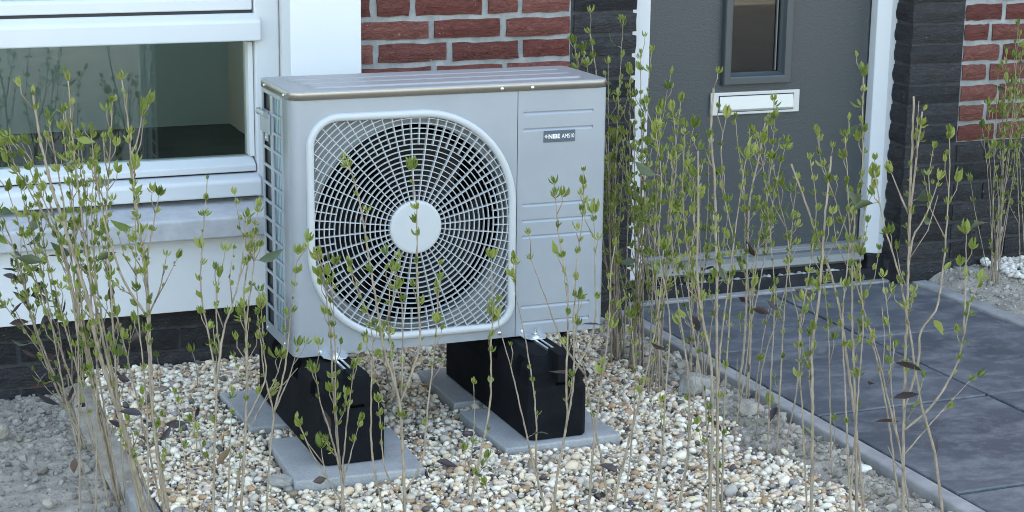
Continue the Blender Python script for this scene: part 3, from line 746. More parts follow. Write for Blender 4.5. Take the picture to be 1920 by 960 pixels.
PAL = np.array([(.74, .71, .66), (.66, .63, .58), (.70, .62, .50), (.58, .48, .36), (.46, .44, .41), (.31, .30, .29), (.38, .26, .165), (.215, .17, .13), (.09, .085, .085), (.42, .29, .19), (.52, .44, .37), (.27, .275, .28)])
PAL = PAL*np.array([1.04, .99, .91])
PW = np.array([.25, .14, .14, .10, .08, .055, .07, .05, .04, .025, .05, .015]); PW /= PW.sum()
def pal(n): return np.clip(PAL[nr.choice(len(PAL), n, p=PW)]*nr.uniform(.9, 1.2, (n, 1))+nr.normal(0, .008, (n, 3)), .02, .84)
slabs = ((.082, -.118, R(-3.2)), (.586, -.066, R(.8)), (.070, .290, R(1.5)), (.600, .300, R(-1)))
def clear(x, y, pad):
    ok = np.ones(len(x), bool)
    for sx_, sy_, a in slabs:
        u = (x-sx_)*math.cos(a)+(y-sy_)*math.sin(a); v_ = -(x-sx_)*math.sin(a)+(y-sy_)*math.cos(a)
        ok &= ~((abs(u) < .149+pad) & (abs(v_) < .149+pad))
    return ok
def edge_x(y): return 1.035+.035*np.sin(y*9+1)+.025*np.sin(y*23)
def scatter(x0, x1, y0, y1, st):
    gx, gy = np.meshgrid(np.arange(x0, x1, st), np.arange(y0, y1, st)); gx = gx.ravel()+nr.uniform(-.5, .5, gx.size)*st; gy = gy.ravel()+nr.uniform(-.5, .5, gy.size)*st; return gx, gy
pos = []; sz = []
for st, z0, s0, s1, keep in ((.0140, -.2245, .0056, .0098, 1.0), (.0205, -.2175, .0050, .0116, .60), (.0105, -.2185, .0024, .0048, .55)):
    x, y = scatter(-.36, 1.13, -.95, .79, st); k = nr.random(len(x)) < keep
    k &= (x < edge_x(y)+nr.normal(0, .022, len(x))) & clear(x, y, .007)
    x, y = x[k], y[k]
    z = z0+nr.uniform(-.003, .003, len(x))+.006*np.sin(x*7+2)*np.sin(y*6)
    pos.append(np.stack([x, y, z], 1)); sz.append(nr.uniform(s0, s1, len(x))*np.where(nr.random(len(x)) < .05, 1.35, 1))
pos = np.concatenate(pos); sz = np.concatenate(sz)
rocks('gravel', pos, sz, pal(len(pos)), M['pebble'], .24, .66, 'rounded white, tan and grey pebbles round the heat pump', 'gravel')
x, y = scatter(2.50, 3.0, .42, .80, .016); k = (x-2.50)*.55+(y-.42) > .18
rocks('gravel', np.stack([x[k], y[k], np.full(k.sum(), -.150)+.03*(y[k]-.6)], 1), nr.uniform(.007, .012, k.sum()), np.clip(pal(k.sum())*.4+.42, 0, .78), M['pebble'], .24, .7, 'white pebbles at the foot of the wall beyond the path', 'gravel')
def crumbs(name, x0, x1, y0, y1, st, zf, lo, hi, c0, c1, label, cond=None, pw=4):
    x, y = scatter(x0, x1, y0, y1, st)
    if cond is not None: k = cond(x, y); x, y = x[k], y[k]
    s_ = lo+(hi-lo)*nr.random(len(x))**pw
    z = np.array([zf(a, b) for a, b in zip(x, y)])+s_*.25
    t_ = nr.random((len(x), 1)); c = np.array(c0)*(1-t_)+np.array(c1)*t_
    return rocks(name, np.stack([x, y, z], 1), s_, c, M['crumb'], .42, .8, label, 'soil', False, IV0, IF0)
crumbs('soil_crumbs', -1.1, -.43, -.75, .79, .0062, z_left, .0012, .0125, (.24, .215, .185), (.44, .41, .365), 'dry grey soil crumbs and clods left of the hedge', lambda x, y: nr.random(len(x)) < .30+.70*np.clip((y-.0)/.4, 0, 1), 13)
crumbs('soil_crumbs', .93, 1.203, -.98, .79, .0075, z_mid, .0015, .0140, (.27, .24, .20), (.50, .46, .40), 'dry soil crumbs along the edging of the path', lambda x, y: x > edge_x(y)-.03, 9)
crumbs('soil_crumbs', 2.313, 3.0, -.3, .79, .0080, z_right, .0013, .0100, (.26, .235, .20), (.50, .465, .41), 'dry soil crumbs beyond the path', None, 9)
# pale mortar rubble lying on the door sill
x, y = scatter(1.36, 2.12, .898, .924, .008); k = nr.random(len(x)) < (.35+.65*(np.sin(x*17)+np.sin(x*41+1) > .1)); x, y = x[k], y[k]
MB_ = MB().box(1.342, 2.137, .8965, .9245, -.24, -.178); dp(MB_.build('sill_bed', M['sand']))
rocks('mortar_rubble', np.stack([x, y, np.full(len(x), -.172)], 1), .003+.010*nr.random(len(x))**2, np.clip(nr.uniform(.42, .66, (len(x), 1))*np.array([[1, .96, .90]]), 0, .7), M['crumb'], .35, .8, 'pale mortar rubble along the door sill', 'rubble', False)
# single stones
def stone(name, p, s_, m, label, cat, group=None, seed=0, flat=.7):
    r = random.Random(seed); V_ = []
    ds = [(Vector((r.gauss(0, 1), r.gauss(0, 1), r.gauss(0, 1))).normalized(), r.uniform(.62, .9)) for _ in range(9)]
    for v_ in IV:
        q = Vector(v_)
        for d, h in ds:
            t_ = q.dot(d)
            if t_ > h: q = q-d*(t_-h)
        V_.append((q.x*s_[0], q.y*s_[1], q.z*s_[2]))
    mb = MB(); mb.add(V_, [tuple(f_) for f_ in IF.tolist()]); o = mb.build(name, m, loc=p, rot=(r.uniform(-.2, .2), r.uniform(-.2, .2), r.uniform(0, 6)))
    return tag(o, label, cat, group)
stone('mortar_lump', (2.566, .797, -.045), (.022, .006, .015), M['stone_grey'], 'pale mortar lump stuck to the dark wall behind the thin shrub', 'mortar', seed=2)
stone('concrete_chunk', (2.430, .735, -.168), (.075, .024, .022), M['stone_grey'], 'long grey lump of concrete at the foot of the dark wall', 'rubble', seed=4)
stone('concrete_chunk', (2.520, .625, -.172), (.07, .026, .022), M['stone_grey'], 'long grey lump of concrete in front of the white pebbles', 'rubble', seed=5)
stone('soil_clod', (1.075, .06, -.195), (.055, .045, .035), M['stone_grey'], 'large grey clod by the stems at the path edging', 'clod', seed=6)
stone('soil_clod', (1.115, -.16, -.200), (.040, .040, .026), M['soil'], 'pale crumbly clod beside the gravel edge', 'clod', seed=7)
stone('rock', (1.150, -.615, -.205), (.022, .018, .016), M['stone_white'], 'white stone between the hedge stems by the path', 'stone', seed=8)
stone('rock', (-.098, -.230, -.206), (.036, .024, .015), M['stone_grey'], 'flat brown-grey stone beside the front left slab', 'stone', seed=9)
stone('soil_clod', (-.620, .44, -.245), (.026, .024, .020), M['soil'], 'grey clod nearest the dark plinth on bare soil', 'clod', seed=10)
stone('soil_clod', (-.575, -.060, -.255), (.018, .018, .014), M['soil'], 'small grey clod alone in the middle of the bare soil', 'clod', seed=12)

# ------------------------------------------------------------------ privet hedge plants
PLANTS = {
 'left_front': [
  (7,0.9,0,[[-0.401,-0.299,-0.25],[-0.408,-0.3,-0.211],[-0.426,-0.303,-0.122],[-0.447,-0.306,-0.025],[-0.475,-0.309,0.081],[-0.495,-0.312,0.166],[-0.509,-0.315,0.257],[-0.531,-0.318,0.344],[-0.551,-0.321,0.421],[-0.571,-0.324,0.497],[-0.59,-0.327,0.594],[-0.599,-0.33,0.682]]),
  (4.5,0.9,0,[[-0.406,-0.299,-0.25],[-0.414,-0.3,-0.21],[-0.429,-0.302,-0.137],[-0.451,-0.304,-0.005],[-0.472,-0.307,0.113],[-0.489,-0.309,0.216],[-0.506,-0.312,0.329],[-0.517,-0.315,0.462],[-0.526,-0.318,0.591],[-0.53,-0.32,0.705]]),
  (5,0.8,0,[[-0.356,-0.301,-0.25],[-0.36,-0.3,-0.218],[-0.37,-0.298,-0.146],[-0.384,-0.293,-0.019],[-0.384,-0.289,0.087],[-0.384,-0.287,0.155],[-0.384,-0.283,0.258],[-0.388,-0.28,0.34],[-0.401,-0.277,0.429],[-0.405,-0.274,0.502],[-0.409,-0.27,0.608],[-0.418,-0.267,0.696]]),
  (3.5,0.8,0,[[-0.38,-0.298,-0.25],[-0.389,-0.3,-0.214],[-0.418,-0.305,-0.114],[-0.458,-0.311,0.033],[-0.461,-0.316,0.122],[-0.464,-0.321,0.234],[-0.466,-0.326,0.329],[-0.469,-0.331,0.437],[-0.462,-0.336,0.516],[-0.456,-0.34,0.591],[-0.451,-0.343,0.663]]),
  (3.5,0.8,0,[[-0.415,-0.302,-0.25],[-0.421,-0.3,-0.21],[-0.451,-0.29,0.025],[-0.472,-0.284,0.163],[-0.487,-0.278,0.298],[-0.489,-0.271,0.429],[-0.475,-0.266,0.537]]),
  (3.1498,0.9,0,[[-0.375,-0.354,-0.25],[-0.38,-0.357,-0.194],[-0.401,-0.371,0.053],[-0.407,-0.387,0.304],[-0.432,-0.405,0.591]]),
  (2.44673,0.9,0,[[-0.414,-0.361,-0.25],[-0.413,-0.359,-0.189],[-0.407,-0.352,0.031],[-0.417,-0.345,0.261],[-0.411,-0.337,0.525]]),
  (2.74438,0.9,0,[[-0.361,-0.248,-0.25],[-0.363,-0.247,-0.237],[-0.397,-0.233,-0.029],[-0.435,-0.217,0.187],[-0.473,-0.199,0.435]]),
  (3,0.8,0,[[-0.404,-0.275,0.482],[-0.407,-0.266,0.533],[-0.389,-0.26,0.573],[-0.375,-0.25,0.631]]),
  (3,0.7,0,[[-0.387,-0.281,0.31],[-0.367,-0.28,0.401],[-0.354,-0.28,0.457]]),
  (2.5,0.4,0,[[-0.384,-0.285,0.211],[-0.362,-0.302,0.271],[-0.351,-0.322,0.342]]),
  (3,0.8,0,[[-0.406,-0.383,0.236],[-0.452,-0.389,0.321],[-0.485,-0.397,0.444],[-0.497,-0.403,0.53],[-0.505,-0.409,0.615]]),
 ],
 'left_mid': [
  (4,1,0,[[-0.426,-0.1,-0.282],[-0.439,-0.099,-0.231],[-0.461,-0.095,-0.082],[-0.477,-0.093,0.016],[-0.489,-0.091,0.113],[-0.507,-0.089,0.208],[-0.532,-0.086,0.338],[-0.567,-0.084,0.407],[-0.601,-0.082,0.479],[-0.632,-0.081,0.542]]),
  (3.5,1,0,[[-0.418,-0.1,-0.284],[-0.447,-0.101,-0.131],[-0.472,-0.102,0.018],[-0.498,-0.104,0.164],[-0.52,-0.105,0.295],[-0.55,-0.106,0.423],[-0.583,-0.106,0.516],[-0.611,-0.107,0.551]]),
  (4,1,0,[[-0.437,-0.099,-0.25],[-0.444,-0.1,-0.205],[-0.472,-0.104,-0.029],[-0.491,-0.108,0.117],[-0.51,-0.113,0.284],[-0.52,-0.116,0.401],[-0.534,-0.119,0.515],[-0.546,-0.121,0.6]]),
  (3.5,1,0,[[-0.427,-0.1,-0.25],[-0.428,-0.1,-0.245],[-0.461,-0.095,-0.082],[-0.483,-0.09,0.064],[-0.491,-0.085,0.206],[-0.497,-0.08,0.346],[-0.503,-0.076,0.46],[-0.51,-0.072,0.568]]),
  (3,1,0,[[-0.431,-0.112,-0.25],[-0.45,-0.1,-0.07],[-0.464,-0.091,0.062],[-0.469,-0.084,0.18],[-0.47,-0.074,0.319],[-0.469,-0.067,0.434],[-0.474,-0.059,0.547]]),
  (3.32232,1,0,[[-0.429,-0.047,-0.29],[-0.451,-0.044,-0.071],[-0.482,-0.041,0.157],[-0.499,-0.038,0.417]]),
  (2.64657,1,0,[[-0.417,-0.103,-0.25],[-0.42,-0.096,-0.109],[-0.424,-0.086,0.059],[-0.429,-0.076,0.234],[-0.435,-0.064,0.439]]),
  (2.5596,1,0,[[-0.479,-0.042,-0.28],[-0.529,-0.055,-0.019],[-0.565,-0.069,0.246],[-0.622,-0.085,0.547]]),
  (2.61548,1,0,[[-0.521,-0.142,-0.25],[-0.52,-0.142,-0.229],[-0.514,-0.15,0.021],[-0.507,-0.159,0.278],[-0.512,-0.169,0.573]]),
  (3.34098,1,0,[[-0.459,-0.146,-0.25],[-0.467,-0.143,-0.198],[-0.496,-0.134,-0.017],[-0.534,-0.123,0.171],[-0.578,-0.111,0.389]]),
  (2.46514,1,0,[[-0.49,-0.161,-0.25],[-0.482,-0.154,-0.093],[-0.472,-0.145,0.097],[-0.467,-0.136,0.295],[-0.452,-0.125,0.526]]),
  (2.88075,1,0,[[-0.445,-0.035,-0.25],[-0.467,-0.033,-0.163],[-0.515,-0.028,0.023],[-0.568,-0.023,0.215],[-0.622,-0.016,0.435]]),
  (3,0.9,0,[[-0.51,-0.154,0.138],[-0.525,-0.159,0.273],[-0.551,-0.163,0.39],[-0.58,-0.165,0.47],[-0.603,-0.167,0.533]]),
 ],
 'left_back': [
  (3.5,0.9,0,[[-0.448,0.253,-0.25],[-0.459,0.25,-0.205],[-0.476,0.247,-0.149],[-0.51,0.241,-0.066],[-0.537,0.236,0.016],[-0.558,0.231,0.096],[-0.575,0.225,0.187],[-0.597,0.219,0.277],[-0.617,0.214,0.351]]),
  (3,0.9,0,[[-0.447,0.25,-0.25],[-0.457,0.25,-0.212],[-0.493,0.25,-0.135],[-0.526,0.249,-0.04],[-0.556,0.249,0.079],[-0.57,0.248,0.169],[-0.586,0.248,0.245]]),
  (3,0.9,0,[[-0.448,0.249,-0.25],[-0.459,0.25,-0.205],[-0.481,0.251,-0.137],[-0.519,0.252,-0.042],[-0.556,0.253,0.026],[-0.591,0.254,0.08],[-0.624,0.255,0.134]]),
  (3,0.8,0,[[-0.456,0.25,-0.25],[-0.465,0.25,-0.191],[-0.488,0.25,-0.031],[-0.506,0.25,0.125],[-0.521,0.25,0.265],[-0.528,0.25,0.415]]),
  (2.5,0.8,0,[[-0.456,0.252,-0.25],[-0.471,0.25,-0.191],[-0.511,0.246,-0.08],[-0.551,0.242,0.054],[-0.574,0.237,0.184],[-0.572,0.233,0.285]]),
  (2.5,0.6,0,[[-0.394,0.26,-0.25],[-0.369,0.25,-0.149],[-0.354,0.24,-0.095],[-0.344,0.23,-0.04],[-0.337,0.215,0.041]]),
 ],
 'c390': [
  (3.6,0.9,0,[[-0.306,-0.466,-0.25],[-0.3,-0.46,-0.167],[-0.292,-0.451,-0.045],[-0.282,-0.44,0.097],[-0.29,-0.433,0.182],[-0.304,-0.425,0.286],[-0.297,-0.417,0.383],[-0.286,-0.41,0.469]]),
  (2.2,0.3,0,[[-0.332,-0.469,-0.25],[-0.342,-0.46,-0.153],[-0.358,-0.446,0.002],[-0.359,-0.44,0.065]]),
  (2.4,0.25,0,[[-0.272,-0.452,-0.25],[-0.27,-0.46,-0.171],[-0.266,-0.489,0.004],[-0.266,-0.505,0.098]]),
  (2.8,0.9,0,[[-0.282,-0.44,0.097],[-0.271,-0.432,0.161],[-0.275,-0.424,0.238],[-0.265,-0.416,0.312]]),
  (3.2,0.9,0,[[-0.281,-0.439,0.103],[-0.266,-0.449,0.208],[-0.248,-0.454,0.265],[-0.23,-0.461,0.336],[-0.219,-0.471,0.44]]),
 ],
 'c460': [
  (3.8,1,0,[[-0.248,-0.464,-0.25],[-0.242,-0.46,-0.175],[-0.226,-0.45,0.013],[-0.217,-0.441,0.174],[-0.221,-0.436,0.266],[-0.206,-0.431,0.359],[-0.182,-0.426,0.453]]),
  (3,0.9,0,[[-0.22,-0.444,0.13],[-0.216,-0.436,0.224],[-0.199,-0.429,0.31],[-0.191,-0.422,0.396]]),
  (2.6,0.8,0,[[-0.226,-0.45,0.013],[-0.182,-0.444,0.099],[-0.183,-0.439,0.166],[-0.184,-0.434,0.243]]),
 ],
 'c506': [
  (3.4,0.5,0,[[-0.182,-0.417,-0.25],[-0.179,-0.42,-0.198],[-0.171,-0.428,-0.067],[-0.164,-0.434,0.02],[-0.183,-0.44,0.11],[-0.188,-0.444,0.168],[-0.195,-0.448,0.236]]),
  (2.6,0.5,0,[[-0.27,-0.432,-0.25],[-0.218,-0.42,-0.041],[-0.208,-0.418,-0.008],[-0.182,-0.416,0.037],[-0.148,-0.412,0.098],[-0.134,-0.409,0.153],[-0.125,-0.405,0.219]]),
  (2.6,0.5,0,[[-0.164,-0.434,0.02],[-0.141,-0.446,0.118],[-0.128,-0.463,0.256],[-0.118,-0.476,0.36]]),
  (2.4,0.5,0,[[-0.164,-0.434,0.02],[-0.144,-0.429,0.057],[-0.123,-0.424,0.099],[-0.106,-0.417,0.152]]),
 ],
 'c640': [
  (3.6,0.9,0,[[-0.009,-0.403,-0.25],[-0.009,-0.4,-0.217],[-0.008,-0.396,-0.164],[-0.015,-0.388,-0.076],[-0.02,-0.377,0.051],[-0.021,-0.369,0.146],[-0.032,-0.357,0.292],[-0.038,-0.355,0.315]]),
  (2.8,0.9,0,[[-0.003,-0.402,-0.25],[-0.006,-0.4,-0.205],[-0.012,-0.397,-0.133],[-0.018,-0.391,0.008],[-0.017,-0.386,0.137],[-0.019,-0.381,0.261],[-0.015,-0.379,0.309]]),
  (2.6,1,0,[[-0.008,-0.396,-0.164],[-0.006,-0.406,-0.095],[-0.001,-0.42,-0.009],[0.008,-0.436,0.098]]),
  (2.8,1,0,[[-0.012,-0.397,-0.133],[-0.038,-0.412,-0.042],[-0.062,-0.424,0.035],[-0.073,-0.435,0.097]]),
  (2.4,0.7,0,[[-0.009,-0.399,-0.207],[-0.043,-0.396,-0.147],[-0.072,-0.393,-0.091],[-0.097,-0.39,-0.03]]),
  (2.4,0.9,0,[[-0.008,-0.396,-0.174],[0.001,-0.404,-0.132],[0.014,-0.414,-0.071],[0.026,-0.423,-0.022]]),
  (2.2,0.9,0,[[-0.04,-0.396,-0.153],[-0.043,-0.378,-0.124],[-0.041,-0.359,-0.095]]),
 ],
 'c757': [
  (4.6,0.9,0,[[0.093,-0.518,-0.25],[0.091,-0.52,-0.198],[0.084,-0.527,-0.041],[0.075,-0.532,0.05],[0.044,-0.536,0.157],[0.032,-0.54,0.224],[0.014,-0.545,0.323],[-0.007,-0.551,0.452],[-0.023,-0.554,0.518],[-0.041,-0.557,0.562]]),
  (3.2,1,0,[[0.056,-0.517,-0.25],[0.043,-0.52,-0.183],[0.018,-0.525,-0.05],[0.018,-0.533,0.143],[0.019,-0.534,0.182],[0.009,-0.537,0.241],[-0.021,-0.539,0.31],[-0.029,-0.541,0.344]]),
  (3.4,0.9,0,[[0.076,-0.531,0.042],[0.106,-0.531,0.117],[0.121,-0.532,0.176],[0.115,-0.532,0.279],[0.113,-0.533,0.441],[0.104,-0.533,0.528]]),
  (3,0.9,0,[[0.089,-0.522,-0.155],[0.127,-0.524,-0.089],[0.139,-0.529,0.029],[0.151,-0.533,0.153],[0.158,-0.537,0.261],[0.16,-0.54,0.331]]),
  (2.8,1,0,[[0.081,-0.531,0.055],[0.088,-0.518,0.172],[0.089,-0.507,0.267],[0.081,-0.502,0.315]]),
  (2.4,0.5,0,[[0.09,-0.521,-0.184],[0.043,-0.538,-0.092],[0.028,-0.557,0.008],[0.02,-0.568,0.064]]),
  (2.6,0.8,0,[[0.072,-0.532,0.06],[0.061,-0.524,0.154],[0.057,-0.519,0.22],[0.068,-0.509,0.329]]),
 ],
 'c900': [
  (3.8,0.7,0,[[0.236,-0.502,-0.25],[0.242,-0.5,-0.226],[0.266,-0.492,-0.126],[0.295,-0.482,0.006],[0.3,-0.472,0.132],[0.304,-0.469,0.18],[0.305,-0.458,0.314]]),
  (2.2,0.5,0,[[0.238,-0.498,-0.25],[0.238,-0.5,-0.226],[0.238,-0.512,-0.125],[0.244,-0.523,-0.027],[0.237,-0.535,0.07]]),
 ],
 'c980': [
  (3,0.55,0,[[0.405,-0.55,-0.25],[0.4,-0.55,-0.229],[0.377,-0.548,-0.139],[0.376,-0.546,-0.035],[0.368,-0.545,0.05],[0.349,-0.542,0.162],[0.327,-0.54,0.263],[0.322,-0.539,0.331]]),
  (3,0.2,0,[[0.406,-0.549,-0.25],[0.396,-0.55,-0.21],[0.366,-0.552,-0.11],[0.318,-0.556,0.082],[0.285,-0.558,0.193],[0.281,-0.559,0.218]]),
 ],
 'c1045': [
  (3.8,0.8,0,[[0.397,-0.598,-0.25],[0.398,-0.6,-0.211],[0.399,-0.603,-0.14],[0.418,-0.609,-0.011],[0.414,-0.613,0.065],[0.409,-0.622,0.263],[0.398,-0.625,0.327],[0.382,-0.629,0.4],[0.37,-0.634,0.502]]),
  (3,1,0,[[0.416,-0.609,-0.023],[0.428,-0.615,0.073],[0.424,-0.623,0.192],[0.422,-0.631,0.318],[0.43,-0.638,0.418],[0.429,-0.644,0.5]]),
  (3,1,0,[[0.428,-0.616,0.095],[0.477,-0.604,0.182],[0.485,-0.587,0.303],[0.486,-0.571,0.421]]),
 ],
 'c1120': [
  (3.4,0.6,0,[[0.529,-0.601,-0.25],[0.525,-0.6,-0.228],[0.506,-0.597,-0.106],[0.485,-0.595,-0.023],[0.466,-0.592,0.083],[0.444,-0.59,0.157],[0.45,-0.588,0.248]]),
  (3.8,0.5,0,[[0.477,-0.598,-0.25],[0.477,-0.6,-0.221],[0.479,-0.61,-0.083],[0.489,-0.622,0.07],[0.498,-0.632,0.198],[0.496,-0.64,0.302],[0.501,-0.646,0.368]]),
  (4,0.5,0,[[0.53,-0.599,-0.25],[0.533,-0.6,-0.229],[0.544,-0.605,-0.156],[0.572,-0.613,-0.027],[0.602,-0.624,0.132],[0.615,-0.632,0.245],[0.616,-0.639,0.349]]),
  (2.8,0.4,0,[[0.56,-0.6,-0.25],[0.561,-0.6,-0.233],[0.573,-0.604,-0.064],[0.573,-0.608,0.08],[0.554,-0.612,0.245]]),
  (2.8,0.2,0,[[0.466,-0.592,0.083],[0.411,-0.604,0.155],[0.362,-0.621,0.259],[0.32,-0.637,0.353]]),
 ],
 'r1340': [
  (4.6,0.5,1,[[0.726,-0.718,-0.25],[0.723,-0.72,-0.211],[0.709,-0.729,-0.007],[0.695,-0.737,0.166],[0.688,-0.742,0.271],[0.677,-0.748,0.395],[0.666,-0.754,0.517],[0.652,-0.758,0.606],[0.651,-0.763,0.701]]),
  (4.2,0.7,1,[[0.702,-0.718,-0.25],[0.701,-0.72,-0.208],[0.698,-0.729,-0.049],[0.683,-0.738,0.125],[0.657,-0.744,0.223],[0.638,-0.749,0.317],[0.631,-0.756,0.44],[0.621,-0.764,0.578]]),
  (3.4,0.9,0,[[0.734,-0.72,-0.25],[0.733,-0.72,-0.212],[0.729,-0.718,0.025],[0.734,-0.716,0.209],[0.737,-0.715,0.368],[0.715,-0.714,0.458],[0.701,-0.713,0.569],[0.71,-0.712,0.631]]),
  (3,0.9,0,[[0.709,-0.724,-0.25],[0.7,-0.72,-0.136],[0.686,-0.714,0.029],[0.655,-0.708,0.192],[0.641,-0.704,0.305],[0.653,-0.7,0.415],[0.649,-0.696,0.514]]),
  (3,0.9,0,[[0.707,-0.73,0.025],[0.711,-0.726,0.168],[0.73,-0.72,0.324],[0.74,-0.717,0.413],[0.759,-0.712,0.544]]),
 ],
 'r1270': [
  (3.2,0.9,0,[[0.653,-0.661,-0.25],[0.658,-0.66,-0.224],[0.682,-0.654,-0.096],[0.679,-0.647,0.08],[0.651,-0.64,0.243],[0.634,-0.633,0.403],[0.645,-0.627,0.535],[0.636,-0.622,0.635]]),
  (3.2,0.9,0,[[0.597,-0.659,-0.25],[0.601,-0.66,-0.216],[0.613,-0.665,-0.096],[0.615,-0.671,0.047],[0.615,-0.679,0.211],[0.582,-0.685,0.362],[0.579,-0.692,0.507],[0.561,-0.697,0.606]]),
  (2.8,1,0,[[0.661,-0.659,-0.25],[0.667,-0.66,-0.189],[0.686,-0.662,0.013],[0.691,-0.663,0.2],[0.66,-0.664,0.34],[0.642,-0.666,0.476],[0.642,-0.667,0.608]]),
 ],
 'r1430': [
  (4.4,0.9,1,[[1.135,-0.05,-0.25],[1.137,-0.05,-0.232],[1.146,-0.052,-0.147],[1.152,-0.054,-0.064],[1.151,-0.057,0.063],[1.145,-0.061,0.214],[1.145,-0.064,0.313],[1.165,-0.066,0.421],[1.176,-0.069,0.503]]),
  (3.2,0.9,0,[[1.173,-0.051,-0.25],[1.173,-0.05,-0.172],[1.172,-0.048,-0.003],[1.15,-0.045,0.178],[1.141,-0.043,0.327],[1.119,-0.041,0.439],[1.11,-0.04,0.51]]),
  (3.2,0.9,0,[[1.164,-0.05,-0.25],[1.166,-0.05,-0.214],[1.17,-0.05,-0.115],[1.174,-0.05,0.053],[1.186,-0.051,0.217],[1.205,-0.051,0.357],[1.212,-0.051,0.465],[1.208,-0.051,0.552]]),
  (2.8,0.9,0,[[1.173,-0.05,-0.008],[1.193,-0.059,0.136],[1.205,-0.067,0.274],[1.215,-0.073,0.368],[1.232,-0.078,0.449]]),
 ],
 'r1460': [
  (3,0.8,0,[[1.027,-0.403,-0.25],[1.028,-0.4,-0.197],[1.034,-0.39,-0.031],[1.04,-0.38,0.146],[1.026,-0.371,0.296],[1.007,-0.361,0.445],[0.982,-0.356,0.531]]),
  (3,0.8,0,[[1.055,-0.399,-0.25],[1.054,-0.4,-0.2],[1.053,-0.402,-0.081],[1.052,-0.405,0.1],[1.052,-0.409,0.278],[1.023,-0.411,0.379],[0.998,-0.413,0.479]]),
  (2.8,0.8,0,[[1.068,-0.398,-0.25],[1.073,-0.4,-0.216],[1.092,-0.409,-0.084],[1.088,-0.42,0.075],[1.047,-0.428,0.207],[1.043,-0.437,0.334],[1.045,-0.444,0.433]]),
 ],
 'r1530': [
  (4.2,0.4,1,[[1.039,-0.801,-0.25],[1.035,-0.8,-0.224],[1.005,-0.795,-0.029],[0.982,-0.792,0.09],[0.959,-0.789,0.208],[0.931,-0.787,0.301],[0.893,-0.784,0.387],[0.858,-0.782,0.47],[0.826,-0.78,0.543]]),
  (4.6,0.6,1,[[0.906,-0.798,-0.25],[0.903,-0.8,-0.206],[0.896,-0.805,-0.09],[0.881,-0.813,0.085],[0.874,-0.816,0.17],[0.88,-0.82,0.249],[0.882,-0.824,0.331],[0.88,-0.83,0.458],[0.884,-0.835,0.565]]),
  (3.2,0.8,0,[[1.134,-0.8,-0.25],[1.13,-0.8,-0.237],[1.112,-0.799,-0.161],[1.088,-0.797,-0.038],[1.057,-0.795,0.083],[1.022,-0.793,0.191],[0.988,-0.792,0.283],[0.969,-0.791,0.367],[0.923,-0.789,0.475],[0.892,-0.788,0.538],[0.879,-0.787,0.601]]),
  (2.8,0.7,0,[[0.897,-0.8,-0.25],[0.89,-0.8,-0.18],[0.87,-0.8,0.011],[0.852,-0.8,0.175],[0.866,-0.8,0.309],[0.877,-0.8,0.442],[0.858,-0.799,0.553]]),
 ],
 'r1605': [
  (4.2,0.8,0,[[0.979,-0.862,-0.25],[0.976,-0.86,-0.193],[0.965,-0.852,0.003],[0.957,-0.846,0.128],[0.947,-0.84,0.273],[0.946,-0.835,0.373],[0.951,-0.83,0.473],[0.963,-0.827,0.541],[0.959,-0.823,0.639],[0.959,-0.819,0.718]]),
  (3.2,0.9,0,[[0.967,-0.861,-0.25],[0.953,-0.86,-0.119],[0.933,-0.859,0.069],[0.917,-0.857,0.229],[0.923,-0.856,0.384],[0.913,-0.855,0.505],[0.902,-0.855,0.592]]),
  (3,0.9,0,[[0.955,-0.863,-0.25],[0.96,-0.86,-0.073],[0.965,-0.857,0.088],[0.968,-0.854,0.224],[0.954,-0.852,0.337],[0.958,-0.85,0.446],[0.979,-0.848,0.53]]),
 ],
 'r1700': [
  (4.4,0.8,0,[[1.131,-0.968,-0.25],[1.111,-0.97,-0.171],[1.078,-0.974,-0.034],[1.035,-0.978,0.075],[0.992,-0.983,0.231],[0.953,-0.987,0.359],[0.912,-0.99,0.457],[0.88,-0.994,0.564]]),
  (4.4,0.6,1,[[1.022,-0.971,-0.25],[1.015,-0.97,-0.158],[1.002,-0.969,0.036],[0.996,-0.968,0.2],[0.992,-0.967,0.339],[0.985,-0.966,0.478],[0.983,-0.965,0.598],[0.98,-0.965,0.699]]),
  (2.6,0.4,0,[[1.053,-0.966,-0.25],[1.031,-0.97,-0.161],[0.998,-0.976,-0.039],[0.96,-0.982,0.103],[0.941,-0.989,0.239],[0.913,-0.995,0.351]]),
  (3.2,0.7,1,[[0.989,-0.967,0.402],[0.981,-0.977,0.481],[0.976,-0.992,0.587],[0.973,-1.005,0.675]]),
  (3.6,0.8,0,[[1.001,-0.969,0.065],[1.033,-0.961,0.153],[1.039,-0.955,0.22],[1.076,-0.951,0.264],[1.092,-0.943,0.366],[1.099,-0.933,0.483],[1.102,-0.929,0.531],[1.099,-0.921,0.616]]),
  (3,0.7,0,[[0.986,-0.966,0.465],[0.967,-0.958,0.504],[0.95,-0.95,0.547]]),
  (3,0.8,0,[[0.991,-0.967,0.364],[1.005,-0.956,0.415],[1.041,-0.947,0.462],[1.072,-0.935,0.523]]),
  (3.6,0.6,0,[[1.003,-0.969,0.018],[1.061,-0.975,0.064],[1.105,-0.984,0.139],[1.116,-0.992,0.214],[1.12,-0.999,0.277],[1.134,-1.005,0.326]]),
  (2.8,0.6,0,[[1.116,-0.992,0.214],[1.117,-0.986,0.318],[1.113,-0.98,0.419]]),
  (2.2,0.3,0,[[1.007,-0.969,-0.035],[1.056,-0.974,0.019],[1.088,-0.978,0.054],[1.145,-0.984,0.113]]),
  (3,0.2,0,[[0.987,-0.977,-0.0],[0.954,-0.986,0.082],[0.919,-0.995,0.177],[0.883,-1.004,0.259]]),
 ],
 'behind_a': [
  (2.89019,0.8,0,[[1.029,0.454,-0.235],[1.023,0.449,0.081],[1.019,0.443,0.4],[1.026,0.438,0.691]]),
